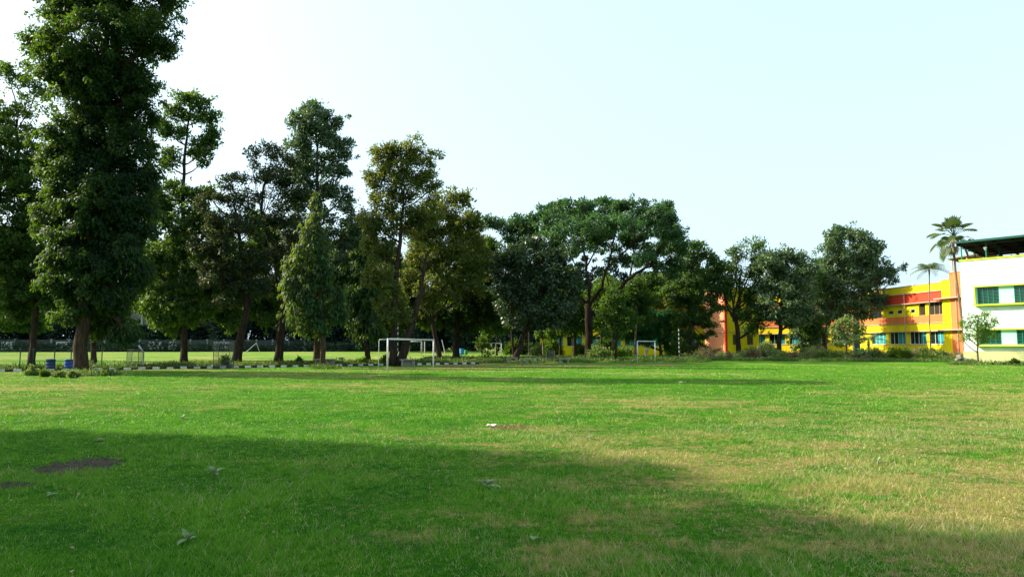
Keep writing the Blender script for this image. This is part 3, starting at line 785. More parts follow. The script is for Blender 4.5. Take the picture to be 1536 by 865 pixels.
make_tree('pine_like_tree', 'dark tree with drooping layered branches beside the striped post at the pitch corner', (1037, 537),
    [(1037, 505), (1035, 460), (1037, 400), (1042, 360)],
    [(1045, 372, 18, 13, None, .7), (1060, 385, 20, 14, None, .7), (1030, 392, 22, 18), (1070, 402, 20, 16, None, .7), (1040, 418, 34, 20), (1075, 430, 20, 18, None, .8), (1015, 440, 24, 20), (1048, 450, 34, 20), (1030, 475, 32, 16), (1060, 478, 20, 14), (1020, 498, 20, 9, None, .8), (1050, 500, 22, 9, None, .8), (1030, 515, 20, 7, None, .6), (1052, 520, 18, 6, None, .5)],
    LM_, BR, 117, MIDG, r0=.33, clump=7.5, lai=2.9, squash=.5, droop=.3, leafpx=4.4, tintbase=.42)
make_tree('forked_tree', 'airy light green tree whose trunk forks in front of the orange corner of the school', (1108, 537),
    [(1108, 500), (1104, 482), (1101, 470)],
    [(1130, 370, 24, 14, None, .65), (1105, 380, 20, 14, None, .6), (1148, 388, 18, 14, None, .7), (1120, 400, 34, 18, None, .7), (1095, 412, 20, 16, None, .7), (1140, 418, 24, 18, None, .8), (1085, 438, 20, 14, None, .8), (1110, 436, 24, 12, None, .6), (1135, 448, 24, 18), (1125, 470, 22, 14), (1085, 460, 16, 8, None, .6), (1130, 492, 20, 12), (1145, 470, 16, 14)],
    LM_, BK, 118, MIDG, r0=.34, rtop=.2, clump=7, lai=1.9, leafpx=4.2, tintbase=.6, flare=1.15,
    limbs=[(.2, .06, [(1103, 480), (1092, 462), (1085, 440)]), (.2, .06, [(1103, 480), (1110, 462), (1108, 430), (1112, 400)])])
make_tree('round_tree', 'dense green tree left of the biggest round crown, hiding the upper floor of the school', (1168, 537.5),
    [(1170, 505), (1172, 470), (1175, 420)],
    [(1170, 384, 22, 12), (1190, 386, 20, 12), (1155, 395, 20, 16), (1185, 405, 34, 18), (1210, 402, 16, 16), (1160, 425, 30, 20), (1195, 432, 32, 22), (1175, 455, 38, 20), (1205, 462, 24, 18), (1155, 470, 16, 12, None, .8), (1185, 480, 24, 12)],
    M['leaf_fig'], BK, 119, MIDG, r0=.3, clump=8, lai=3.3, leafpx=4.6, tintbase=.5)
make_tree('round_tree', 'biggest rounded dark green tree before the school with one bough reaching right', (1236, 536),
    [(1238, 510), (1245, 470), (1258, 420), (1268, 370)],
    [(1268, 350, 26, 14), (1250, 362, 20, 16), (1290, 362, 24, 16), (1312, 375, 14, 12), (1270, 378, 42, 20), (1305, 392, 22, 15), (1245, 400, 28, 22), (1285, 405, 34, 18), (1225, 420, 26, 24), (1262, 430, 38, 20), (1300, 424, 26, 14), (1322, 412, 16, 12), (1338, 404, 13, 9), (1350, 401, 6, 6, None, .8), (1338, 420, 8, 8, None, .7), (1240, 450, 36, 20), (1285, 452, 34, 16), (1312, 448, 18, 16), (1225, 475, 24, 16), (1255, 472, 22, 12, None, .9), (1290, 468, 18, 10, None, .7), (1210, 498, 26, 20), (1215, 520, 20, 12)],
    M['leaf_fig'], BG, 120, MIDG, r0=.36, clump=8, lai=3.2, leafpx=4.6, tintbase=.42,
    limbs=[(.16, .04, [(1262, 425), (1295, 425), (1325, 412), (1348, 402)])])
make_tree('small_tree', 'small pale leaved tree in the hedge before the yellow ground floor', (1270, 539),
    [(1270, 515), (1270, 495)],
    [(1270, 482, 14, 8, None, .8), (1258, 492, 12, 9, None, .8), (1284, 492, 14, 9, None, .8), (1270, 500, 22, 10, None, .8), (1262, 512, 14, 8, None, .7), (1285, 508, 12, 8, None, .7)],
    M['leaf_shrub'], BG, 121, MIDG, r0=.1, clump=5, lai=2.8, leafpx=4, tintbase=.55)
make_tree('small_tree', 'small bright green tree in front of the white building with the shed roof', (1467, 545),
    [(1466, 520), (1466, 500), (1467, 480)],
    [(1468, 474, 16, 8, None, .6), (1452, 484, 14, 9, None, .6), (1482, 484, 15, 9, None, .6), (1466, 492, 24, 9, None, .7), (1450, 500, 12, 8, None, .6), (1482, 502, 14, 9, None, .8), (1465, 507, 18, 7, None, .6), (1445, 508, 7, 5, None, .5)],
    M['leaf_bright'], BG, 122, MIDG, r0=.08, clump=5, lai=1.5, leafpx=3.6, tintbase=.85, ratio=.35)
# slim trees with pale stems further back, under and behind the umbrella shaped tree
for i, (px, by, hw, top, lab, mt, bm) in enumerate([
    (815, 535, 16, 470, 'slim pale stem left of centre behind the glossy tree', 'leaf_mid', 'bark_grey'),
    (840, 536, 26, 462, 'leaning slim tree beside the pale stemmed one behind the benches', 'leaf_dark', 'bark'),
    (862, 538, 28, 440, 'thin stemmed tree immediately left of the umbrella tree trunk', 'leaf_dark', 'bark'),
    (902, 537, 30, 425, 'thin dark tree immediately right of the umbrella tree trunk', 'leaf_mid', 'bark'),
    (919, 536, 24, 420, 'pale grey stem behind the thin dark stemmed young tree', 'leaf_mid', 'bark_grey'),
    (953, 537, 30, 415, 'grey stemmed tree just left of the small goal', 'leaf_mid', 'bark_grey'),
    (1000, 534, 34, 412, 'yellowish tree rising behind the feathery low tree', 'leaf_olive', 'bark'),
    (745, 533, 34, 452, 'dark shrubby tree in the gap left of the glossy tree', 'leaf_dark', 'bark'),
    (792, 533, 34, 440, 'shaded tree hidden behind the glossy tree', 'leaf_dark', 'bark')]):
    h = by - top
    cy = top + h * .30
    make_tree('slim_tree', lab, (px, by), [(px, by - h * .3), (px + (4 if i % 2 else -3), by - h * .55), (px, cy)],
        [(px, top + h * .10, hw * .6, h * .10, None, .8), (px - hw * .5, top + h * .24, hw * .6, h * .14), (px + hw * .5, top + h * .26, hw * .6, h * .14), (px, top + h * .36, hw * .9, h * .14), (px - hw * .3, top + h * .5, hw * .6, h * .09, None, .7), (px + hw * .4, top + h * .48, hw * .5, h * .1, None, .7)],
        M[mt], M[bm], 130 + i, 'slim trees behind the umbrella shaped tree', r0=.16, clump=8, lai=3, leafpx=4.6, tintbase=.45)
# second line of shaded trees filling the view between the trunks of the row
TPX = [46, 276, 274, 417, 476, 552, 590, 684, 686, 883, 953, 862, 1238]
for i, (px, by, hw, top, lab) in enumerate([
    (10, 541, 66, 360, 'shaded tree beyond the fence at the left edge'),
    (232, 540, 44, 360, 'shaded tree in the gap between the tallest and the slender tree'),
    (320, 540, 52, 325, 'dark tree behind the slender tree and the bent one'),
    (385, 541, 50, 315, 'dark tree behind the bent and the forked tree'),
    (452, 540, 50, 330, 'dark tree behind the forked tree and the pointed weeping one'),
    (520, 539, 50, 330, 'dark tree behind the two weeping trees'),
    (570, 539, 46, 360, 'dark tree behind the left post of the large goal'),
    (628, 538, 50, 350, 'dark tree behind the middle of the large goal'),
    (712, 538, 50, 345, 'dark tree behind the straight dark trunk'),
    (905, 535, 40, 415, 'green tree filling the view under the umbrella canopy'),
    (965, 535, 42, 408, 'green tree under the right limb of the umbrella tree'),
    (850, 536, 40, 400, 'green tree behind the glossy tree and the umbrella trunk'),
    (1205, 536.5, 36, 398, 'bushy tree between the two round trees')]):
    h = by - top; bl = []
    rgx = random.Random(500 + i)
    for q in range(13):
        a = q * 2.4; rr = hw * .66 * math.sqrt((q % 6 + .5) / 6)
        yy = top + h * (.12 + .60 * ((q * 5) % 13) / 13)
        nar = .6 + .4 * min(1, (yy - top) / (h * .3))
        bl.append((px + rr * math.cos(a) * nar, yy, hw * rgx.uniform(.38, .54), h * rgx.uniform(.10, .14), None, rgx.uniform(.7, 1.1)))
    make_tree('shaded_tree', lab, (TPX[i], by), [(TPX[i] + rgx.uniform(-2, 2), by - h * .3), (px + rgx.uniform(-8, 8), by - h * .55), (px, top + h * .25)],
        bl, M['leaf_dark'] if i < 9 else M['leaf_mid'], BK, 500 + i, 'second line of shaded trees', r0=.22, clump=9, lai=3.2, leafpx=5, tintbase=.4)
# saplings
for i, (px, by, lab) in enumerate([(723, 543.5, 'sapling on a bare stem left of the glossy tree'), (732, 542, 'shorter sapling beside the first, right of the dark trunk')]):
    make_tree('sapling', lab, (px, by), [(px, by - 18), (px + 1, by - 34)],
        [(px, by - 34, 9, 6, None, .8), (px - 5, by - 27, 7, 5, None, .8), (px + 5, by - 24, 6, 5, None, .7), (px + 2, by - 12, 5, 3, None, .5)],
        LM_, BK, 145 + i, 'saplings', r0=.06, clump=4, lai=2.4, leafpx=4, tintbase=.5)
# trees standing to the left of the photographer; their shade lies over the near grass
SH = 'trees to the left of the photographer whose shade lies on the near lawn'
def off_tree(name, lab, x, y, htop, r, seed):
    k = 44.0 / F0
    rng = random.Random(seed)
    root_blobs = []
    # build with photo measures at 44 m, then move it to its own place
    def pxz(xm, zm): return 768 + xm / k, 518 - (zm - EYE) / k
    for i in range(15):
        a = i * 2.4; rr = r * .84 * math.sqrt((i % 8 + .5) / 8); z = htop * (.52 + .40 * ((i * 7) % 15) / 15)
        sc = 1 - .45 * max(0, (z / htop - .7) / .3)
        p = pxz(rr * sc * math.cos(a), z)
        root_blobs.append((p[0], p[1], r * .40 / k, r * .33 / k, rr * sc * math.sin(a), 1.15))
    t = make_tree(name, lab, (768, 518 + EYE / k), [pxz(.2, htop * .3), pxz(-.1, htop * .6), pxz(0, htop * .85)], root_blobs, M['leaf_dark'], BK, seed, SH,
                  r0=.35, clump=15, leafpx=7, lai=1.9)
    t.location = (x, y, 0)
off_tree('shade_tree', 'broad tree out of view left, its shade crossing the near lawn', -20.5, 11.6, 16, 4.6, 151)
off_tree('shade_tree', 'second broad tree out of view, nearer the photographer', -16.5, 7.4, 15.5, 4.4, 152)
off_tree('shade_tree', 'third broad tree out of view, behind the photographer at left', -11.5, 2.6, 14, 4.2, 153)
off_tree('shade_tree', 'fourth tree out of view, farthest to the left', -26, 13.0, 15, 4.8, 154)

# ------------------------------------------------------------------ palms
def palm_fan(label, base, trunk, crown, nfr, R, seed):
    rng = random.Random(seed); nr = np.random.default_rng(seed)
    g = G(*base); Yb = g[1]
    root = empty('fan_palm', (g[0], g[1], 0), label, 'palm tree')
    o3 = Vector((g[0], g[1], 0))
    pts = [Vector((0, 0, -.1))] + [Vector(at(p[0], p[1], Yb)) - o3 for p in trunk]
    mb = MB(); mb.tube(pts, [.16] + list(np.linspace(.14, .09, len(pts) - 1)), 10)
    mb.build('trunk', M['palmbark'], root, smooth=True)
    top = Vector(at(crown[0], crown[1], Yb)) - o3
    V = []; Fc = []; T = []
    st = MB()
    for i in range(nfr):
        az = i * 2.39996 + rng.uniform(-.2, .2)
        el = math.radians(84 - 150 * (i / nfr) ** 1.35 + rng.uniform(-8, 8))
        d = Vector((math.cos(az) * math.cos(el), math.sin(az) * math.cos(el), math.sin(el)))
        pl = R * .62 * rng.uniform(.85, 1.1)
        tip = top + d * pl + Vector((0, 0, -.10 * pl))
        st.tube([top, top + d * pl * .5, tip], [.035, .025, .02], 5)
        fd = (d + Vector((0, 0, -.25 - .5 * (i / nfr)))).normalized()
        side = fd.cross(Vector((0, 0, 1)))
        if side.length < .1: side = Vector((1, 0, 0))
        side.normalize(); up = side.cross(fd).normalized()
        nseg = 18; fr = R * .40 * rng.uniform(.9, 1.1)
        tb = rng.uniform(.25, .7)
        for s in range(nseg):
            a = math.radians(-118 + 236 * s / (nseg - 1))
            dd = fd * math.cos(a) + side * math.sin(a) + up * (.18 * abs(math.sin(a)) - .02) + Vector((0, 0, -.12))
            dd.normalize()
            L_ = fr * (1 - .25 * abs(a) / 2.06)
            w = L_ * .085
            n2 = dd.cross(up).normalized()
            b = len(V)
            V += [tip, tip + dd * L_ * .6 - n2 * w, tip + dd * L_ + Vector((0, 0, -.14 * L_)), tip + dd * L_ * .6 + n2 * w]
            Fc.append((b, b + 1, b + 2, b + 3)); T += [tb + rng.uniform(-.12, .12)] * 4
    st.build('petiole', M['leaf_palm'], root)
    link('crown', np_mesh('crown', [tuple(v) for v in V], Fc, 4, {'tint': T}), M['leaf_palm'], root)
    fl = MB()
    for i in range(5):
        a = i * 1.26
        fl.tube([top + Vector((0, 0, -.2)), top + Vector((math.cos(a) * .35, math.sin(a) * .35, -.9)), top + Vector((math.cos(a) * .3, math.sin(a) * .3, -1.9 + .2 * i))], [.05, .09, .03], 5)
    fl.build('flower_stalk', M['pinkgrey'], root)
    return root
palm_fan('tall fan palm with a thin curved trunk rising between the yellow and white buildings', (1449, 542),
         [(1449, 542), (1446, 500), (1439, 450), (1433, 405), (1430, 360)], (1430, 354), 28, 2.55, 201)

def palm_feather(name, label, base, top, R, nfr, seed, rt=.06, Y=None):
    rng = random.Random(seed)
    g = G(*base); Yb = g[1]
    root = empty(name, (g[0], g[1], 0), label, 'palm tree')
    o3 = Vector((g[0], g[1], 0))
    tp = Vector(at(top[0], top[1], Yb)) - o3
    mb = MB(); mb.tube([(0, 0, -.1), (0.03, 0, tp.z * .5), tuple(tp)], [rt * 1.3, rt, rt], 8)
    mb.build('trunk', M['palmbark'], root, smooth=True)
    sh = MB(); sh.tube([tp + Vector((0, 0, -.05)), tp + Vector((0, 0, .5)), tp + Vector((0, 0, .9))], [rt * 1.2, rt * 1.5, rt * .6], 8)
    sh.build('crownshaft', M['leaf_palm'], root, smooth=True)
    V = []; Fc = []; T = []
    c0 = tp + Vector((0, 0, .7))
    for i in range(nfr):
        az = i * 2.39996; el = math.radians(68 - 62 * (i / nfr))
        h = Vector((math.cos(az), math.sin(az), 0))
        L_ = R * 1.15
        P = []
        for s in range(13):
            u = s / 12
            P.append(c0 + h * (L_ * u * math.cos(el) + .12 * L_ * u * u) + Vector((0, 0, L_ * (u * math.sin(el) - .62 * u * u))))
        tb = rng.uniform(.35, .75)
        for s in range(1, 13):
            d = (P[s] - P[s - 1]).normalized(); sd = d.cross(Vector((0, 0, 1))).normalized()
            for q in (-1, 1):
                ll = R * .42 * (1 - .5 * abs(s / 12 - .4) * 1.6)
                dd = (sd * q + d * .6 + Vector((0, 0, -.45))).normalized()
                b = len(V); w = d * .05
                V += [P[s] - w, P[s] + dd * ll * .5 - w * .8, P[s] + dd * ll, P[s] + w + dd * ll * .3]
                Fc.append((b, b + 1, b + 2, b + 3)); T += [tb + rng.uniform(-.1, .1)] * 4
            b = len(V); w = sd * .02
            V += [P[s - 1] - w, P[s] - w, P[s] + w, P[s - 1] + w]; Fc.append((b, b + 1, b + 2, b + 3)); T += [.7] * 4
    link('crown', np_mesh('crown', [tuple(v) for v in V], Fc, 4, {'tint': T}), M['leaf_palm'], root)
    return root
palm_feather('feather_palm', 'small feather palm on a very thin straight trunk before the yellow school', (1397, 539.5), (1394, 412), 1.7, 20, 202)
palm_feather('young_palm', 'low young palm with wide leaves rising from the hedge before the ground floor', (1304, 540), (1303, 520), 1.9, 9, 203, rt=.09)

# ================================================================== BUILDINGS
class Facade:
    """vertical plane through P0-P1 (ground points); s runs along it, q is metres proud of it (towards the pitch)"""
    def __init__(s, P0, P1):
        s.P0 = np.array(P0, float); s.P1 = np.array(P1, float)
        s.L = np.linalg.norm(s.P1 - s.P0); s.d = (s.P1 - s.P0) / s.L
        n = np.array([s.d[1], -s.d[0]])
        if np.dot(n, -s.P0) < 0: n = -n
        s.n = n
    def pt(s, px, py):
        r = ray(px, py)
        # P0 + d*a = t*r(xy)
        A = np.array([[s.d[0], -r[0]], [s.d[1], -r[1]]])
        a, t = np.linalg.solve(A, -s.P0)
        return a, EYE + r[2] * t
    def T(s, a, q, z):
        p = s.P0 + s.d * a + s.n * q
        return (p[0], p[1], z)
    def box(s, mb, a0, a1, q0, q1, z0, z1, mi=0):
        if a0 > a1: a0, a1 = a1, a0
        mb.box(a0, a1, q0, q1, z0, z1, mi, s.T)

def opening_row(F, mb, a0, a1, z0, z1, opens, q0=-.35, q1=0.0):
    """wall skin between a0 and a1 with gaps at the openings [(s0,s1),...]"""
    cur = a0
    for o0, o1 in sorted(opens):
        if o0 > cur + .01: F.box(mb, cur, o0, q0, q1, z0, z1)
        cur = o1
    if a1 > cur + .01: F.box(mb, cur, a1, q0, q1, z0, z1)

def window(F, root, a0, a1, z0, z1, kind, q=-.2):
    """a framed window of its own, set back in its opening"""
    if a0 > a1: a0, a1 = a1, a0
    fw = .05
    fm, gm = {'teal': (M['white_wall'], M['dark_glass']), 'dark': (M['pinkgrey'], M['dark_glass']), 'brown': (M['pinkgrey'], M['brown_glass']),
              'grille': (M['teal_metal'], M['dark_glass']), 'vent': (M['white_paint'], M['dark_glass']), 'open': (M['interior'], M['dark_glass'])}[kind]  # open bays get a dark pane in place of the shade inside
    mb = MB()
    F.box(mb, a0, a1, q, q + .07, z0, z0 + fw); F.box(mb, a0, a1, q, q + .07, z1 - fw, z1)
    F.box(mb, a0, a0 + fw, q, q + .07, z0 + fw, z1 - fw); F.box(mb, a1 - fw, a1, q, q + .07, z0 + fw, z1 - fw)
    nm = max(1, int((a1 - a0) / .75))
    for i in range(1, nm):
        a = a0 + (a1 - a0) * i / nm
        F.box(mb, a - .025, a + .025, q + .003, q + .067, z0 + fw, z1 - fw)
    w = mb.build('window', fm, root)
    mb = MB()
    F.box(mb, a0 + fw, a1 - fw, q + .015, q + .03, z0 + fw, z1 - fw)
    mb.build('pane', gm, w)
    if kind == 'grille':
        mb = MB()
        n = int((z1 - z0) / .13)
        for i in range(1, n):
            z = z0 + (z1 - z0) * i / n
            F.box(mb, a0 + .02, a1 - .02, q + .09, q + .105, z - .012, z + .012)
        n = int((a1 - a0) / .4)
        for i in range(0, n + 1):
            a = a0 + .03 + (a1 - a0 - .06) * i / n
            F.box(mb, a - .02, a + .02, q + .08, q + .118, z0 + .02, z1 - .02)
        mb.build('grille', M['teal_metal'], w)
    if kind == 'teal':
        mb = MB()
        cs = random.Random(int(a0 * 97)).choice([.38, .62, .62, .85, .5]); F.box(mb, a0 + fw, a0 + (a1 - a0) * cs, q + .04, q + .055, z0 + fw, z1 - fw)
        mb.build('curtain', M['teal_panel'], w)
    return w

def school_wing(F, root, a0, a1, depth, ground_open, upper_open, zs, ends=True, vent=None, coping=True):
    """two storeys: yellow and red-orange bands, openings given along s. zs = the levels"""
    zp, zg0, zg1, zy, zo, zu0, zu1, zr, zt = zs
    y = MB(); o = MB(); r = MB(); it = MB(); lg = MB()
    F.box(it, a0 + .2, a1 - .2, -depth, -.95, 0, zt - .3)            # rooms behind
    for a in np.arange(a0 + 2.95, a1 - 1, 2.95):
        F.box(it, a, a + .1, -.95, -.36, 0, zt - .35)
    opening_row(F, y, a0, a1, 0, zg0, [])
    opening_row(F, y, a0, a1, zg0, zg1, ground_open)
    opening_row(F, y, a0, a1, zg1, zy, [])
    opening_row(F, o, a0, a1, zy, zu0, [])
    opening_row(F, y, a0, a1, zu0, zu1, upper_open)
    opening_row(F, r, a0, a1, zu1, zr, [])
    opening_row(F, y, a0, a1, zr, zt, [])
    for (z, q) in ((zg1, .35), (zy + .02, .10), (zu1, .45), (zr, .12)):
        F.box(lg, a0 + .01, a1 - .01, .003, q, z - .05, z + .06)
    F.box(lg, a0 - .06, a1 + .06, -.41, .06, zt, zt + .10)
    F.box(lg, a0 + .01, a1 - .01, .003, .05, zg0 - .06, zg0 + .0)
    y.build('wall', M['yellow'], root, bevel=.01)
    o.build('orange_band', M['orange'], root)
    r.build('red_band', M['red'], root)
    it.build('inner_wall', M['interior'], root)
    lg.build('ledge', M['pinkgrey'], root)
    # flat roof behind the parapet
    rf = MB(); F.box(rf, a0, a1, -depth, -.42, zt - .45, zt - .3); rf.build('roof', M['concrete'], root)
    for g0, g1 in ground_open: window(F, root, g0, g1, zg0, zg1, 'teal')

def rebase(root):
    """meshes were laid out in world metres: express them relative to their thing's base"""
    for o in root.children_recursive:
        if o.type == 'MESH': o.data.transform(Matrix.Translation(-root.location))
ZS = (0, 1.76, 3.36, 4.36, 5.32, 5.32, 6.9, 8.2, 9.15)
# ---- right wing, seen at a slant
FA = Facade((51.95, 78.2), (49.8, 98.0))
schoolA = empty('school_building', (51.5, 80, 0), 'two storey yellow and red banded school wing nearest the white building, with three tiny vents', 'building', 'wings of the painted school')
sA = lambda px, py=505: FA.pt(px, py)[0]
bays = [(sA(1417), sA(1394)), (sA(1390), sA(1364)), (sA(1359), sA(1334))]
bw = abs(sA(1364) - sA(1394)); a = sA(1329)
while a + bw < FA.L - .3:
    bays.append((a, a + bw * .86)); a += bw
ups = [(sA(1415, 462), sA(1393, 462)), (sA(1388, 462), sA(1378, 462)), (sA(1322, 462), sA(1304, 462)), (sA(1302, 462), FA.L - .3)]
vents = [(sA(1372.5, 464), sA(1366, 464)), (sA(1353, 464), sA(1346, 464)), (sA(1340, 464), sA(1332, 464))]
y1417 = sA(1417); y1430 = sA(1430)
school_wing(FA, schoolA, y1417 - .0, FA.L, 9, [b for b in bays if b[1] < FA.L], ups + vents, ZS)
for i, (u0, u1) in enumerate(ups): window(FA, schoolA, u0, u1, ZS[5], ZS[6], 'brown' if i < 2 else 'open')
for v0, v1 in vents:
    # a vent opening is low: fill under and over it
    f = MB(); FA.box(f, v0, v1, -.35, 0, ZS[5], 5.72); f.build('sill_wall', M['yellow'], schoolA)
    f = MB(); FA.box(f, v0, v1, -.35, 0, 6.22, ZS[6]); f.build('head_wall', M['yellow'], schoolA)
    window(FA, schoolA, v0, v1, 5.72, 6.22, 'vent', -.08)
# yellow stair bay and orange end pier, full height, a little proud
sb = MB(); FA.box(sb, y1430, y1417 - .003, -9, .12, 0, 9.35); sb.build('stair_bay', M['yellow'], schoolA, bevel=.01)
op = MB(); FA.box(op, -.6, y1430 - .003, -9, .16, 0, 10.1); op.build('end_pier', M['orange'], schoolA, bevel=.01)
for z in (3.36, 7.1):
    lg = MB(); FA.box(lg, -.65, y1417 + .6, .163, .75, z, z + .13); lg.build('sunshade', M['pinkgrey'], schoolA)
lg = MB()
FA.box(lg, -.7, y1430 + .0, -9, .22, 10.103, 10.2); FA.box(lg, y1430 + .003, y1417 + .05, -9, .18, 9.353, 9.45)
lg.build('coping', M['pinkgrey'], schoolA)
for px in (1361.5, 1440):
    dp = MB(); a = sA(px); dp.tube([FA.T(a, .26, .2), FA.T(a, .26, 8.9)], .05, 6); dp.build('downpipe', M['pinkgrey'], schoolA)
# rooftop shelter above the end
c = FA.T(-0.2, -3.5, 9.2)
sh = MB()
vs = [FA.T(a_, q_, (12.1 if q_ > -4 else 10.9) + z_) for z_ in (0, .12) for a_, q_ in ((-.9, -2.0), (4.8, -2.0), (4.8, -7.6), (-.9, -7.6))]
sh.add(vs, [(3, 2, 1, 0), (4, 5, 6, 7), (0, 1, 5, 4), (1, 2, 6, 5), (2, 3, 7, 6), (3, 0, 4, 7)]); sh.build('rooftop_shelter', M['shelter'], schoolA)
for a_, q_ in ((-.6, -2.4), (2, -2.4), (4.4, -2.4), (-.6, -7.2), (4.4, -7.2)):
    sh = MB(); FA.box(sh, a_, a_ + .14, q_, q_ + .14, 9.0, 11.95 if q_ > -4 else 10.95); sh.build('shelter_post', M['cream'], schoolA)
sh = MB(); FA.box(sh, 1.2, 4.4, -2.6, -2.45, 9.2, 10.05); sh.build('shelter_parapet', M['cream'], schoolA)
# ---- middle wing, behind the round trees
FB = Facade((49.2, 98.6), (36.0, 108.2))
schoolB = empty('school_building', (43, 104, 0), 'middle school wing with yellow pillars and teal curtains, mostly behind the dense round trees', 'building', 'wings of the painted school')
opsB = [(.6 + i * 2.95, .6 + i * 2.95 + 2.35) for i in range(int((FB.L - 1) / 2.95))]
school_wing(FB, schoolB, 0, FB.L, 9, opsB, opsB, ZS)
for u0, u1 in opsB: window(FB, schoolB, u0, u1, ZS[5], ZS[6], 'open')
# ---- projecting block with the orange corner
PC = np.array([30.85, 99.0])
FC = Facade(PC, PC + np.array([5.2, .9])); FE = Facade(PC, PC + np.array([-1.55, 5.0]))
schoolC = empty('school_building', (32, 101, 0), 'three storey school block with an orange corner and yellow front behind the forked tree', 'building', 'wings of the painted school')
def frontC(F, root, L, cols, opens, zt):
    y = MB(); cur = 0
    return
mb = MB(); core = MB()
V4 = [FC.T(0, 0, 0)[:2], FC.T(FC.L, 0, 0)[:2]]
core_pts = [np.array(V4[0]), np.array(V4[1]), np.array(V4[1]) + (FE.P1 - FE.P0), FE.P1]
cp = [p * 1.0 for p in core_pts]; cen = sum(cp) / 4; cp = [cen + (p - cen) * .93 for p in cp]
core.add([(p[0], p[1], z) for z in (0, 9.7) for p in cp], [(3, 2, 1, 0), (4, 5, 6, 7), (0, 1, 5, 4), (1, 2, 6, 5), (2, 3, 7, 6), (3, 0, 4, 7)])
core.build('inner_wall', M['interior'], schoolC)
wC = [(.62 + .55, .62 + 1.25), (3.4, 4.4)]
y = MB()
for z0, z1, op_ in ((0, 1.7, []), (1.7, 3.2, wC), (3.2, 5.0, []), (5.0, 6.5, wC), (6.5, 9.9, [])):
    opening_row(FC, y, .32, FC.L, z0, z1, op_, -.3, 0)
y.build('wall', M['yellow'], schoolC, bevel=.01)
for z0, z1 in ((1.7, 3.2), (5.0, 6.5)):
    for w0, w1 in wC: window(FC, schoolC, w0, w1, z0, z1, 'brown', -.18)
o = MB(); FE.box(o, .0, FE.L, -.3, 0, 0, 9.6); o.build('end_wall', M['sunlit_orange'], schoolC, bevel=.01)
o = MB(); FC.box(o, -.03, .317, -.28, .06, 0, 9.75); o.build('corner_pier', M['red'], schoolC)
for z in (3.45, 6.9, 9.9):
    lg = MB(); FC.box(lg, .32, FC.L + .1, .003, .15, z, z + .1); lg.build('ledge', M['pinkgrey'], schoolC)
    lg = MB(); FE.box(lg, .1, FE.L + .1, .003, .15, z + .004, z + .104); lg.build('ledge', M['pinkgrey'], schoolC)
rf = MB(); FC.box(rf, -.1, FC.L + .1, -5.2, .1, 10.01, 10.12); rf.build('roof', M['concrete'], schoolC)
# ---- left wing seen between the trunks
FD = Facade((30.0, 106.5), (4.6, 112.1))
schoolD = empty('school_building', (15, 110, 0), 'shaded left school wing glimpsed between trunks behind the umbrella tree', 'building', 'wings of the painted school')
opsD = [(.5 + i * 3.1, .5 + i * 3.1 + 2.5) for i in range(int((FD.L - .6) / 3.1))]
ZD = (0, 1.5, 3.1, 4.3, 5.1, 5.1, 6.7, 7.7, 8.6)
school_wing(FD, schoolD, 0, FD.L, 8, opsD, opsD, ZD)
for u0, u1 in opsD: window(FD, schoolD, u0, u1, ZD[5], ZD[6], 'open')

# ---- white building at the right edge
FW = Facade((43.55, 66.0), (46.9, 62.0))
white = empty('white_building', (46, 64, 0), 'white building at the right edge with green grilled windows and a rooftop shed', 'building')
sW = lambda px, py: FW.pt(px, py)
LW = 20.0
zt = sW(1441, 392)[1]
a_w0, zu1 = sW(1463, 431); _, zu0 = sW(1463, 456.5)
a1_ = sW(1466, 445)[0]; a2_ = sW(1498, 445)[0]; a3_ = sW(1521, 445)[0]
_, zl1 = sW(1502, 494.5); _, zl0 = sW(1502, 516.5)
winw = a2_ - a1_; gap = a3_ - a2_
wins = []; a = a1_
while a + winw < LW - 1: wins.append((a, a + winw)); a += winw + gap
mb = MB()
zp_ = 1.05
opening_row(FW, mb, 0, LW, zp_, zl0, [], -.3, 0)
opening_row(FW, mb, 0, LW, zl1, zu0, [], -.3, 0)
opening_row(FW, mb, 0, LW, zu1, zt, [], -.3, 0)
for z0, z1 in ((zl0, zl1), (zu0, zu1)):
    FW.box(mb, 0, a_w0, -.3, 0, z0, z1); FW.box(mb, wins[-1][1] + .1, LW, -.3, 0, z0, z1)
# side walls and back
FW.box(mb, .0, .3, -9, -.303, 0, zt); FW.box(mb, LW - .3, LW, -9, -.303, 0, zt); FW.box(mb, .303, LW - .303, -9, -8.7, 0, zt)
mb.build('wall', M['white_wall'], white, bevel=.012)
for z0, z1 in ((zl0, zl1), (zu0, zu1)):
    spans = [(a_w0, a1_ - .003)] + [(wins[i][1] + .003, wins[i + 1][0] - .003) for i in range(len(wins) - 1)] + [(wins[-1][1] + .003, wins[-1][1] + .097)]
    for u0, u1 in spans:
        mb = MB(); FW.box(mb, u0, u1, -.3, -.12, z0, z1); mb.build('recessed_panel', M['mint'], white)
mb = MB(); FW.box(mb, -.05, LW, -.3, .12, -.1, zp_ - .003); mb.build('plinth', M['plinth'], white, bevel=.02)
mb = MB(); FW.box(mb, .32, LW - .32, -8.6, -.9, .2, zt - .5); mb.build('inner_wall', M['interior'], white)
for z0, z1 in ((zl0, zl1), (zu0, zu1)):
    mb = MB()
    FW.box(mb, a_w0 - .12, LW - .5, .003, .45, z0 - .16, z0 - .02)
    FW.box(mb, a_w0 - .12, LW - .5, .003, .14, z1 + .003, z1 + .12)
    FW.box(mb, a_w0 - .12, a_w0 - .003, .003, .16, z0 - .017, z1)
    mb.build('window_surround', M['lime'], white)
mb = MB(); FW.box(mb, -.05, LW + .05, -.32, .07, zt + .003, zt + .14); mb.build('coping', M['lime'], white)
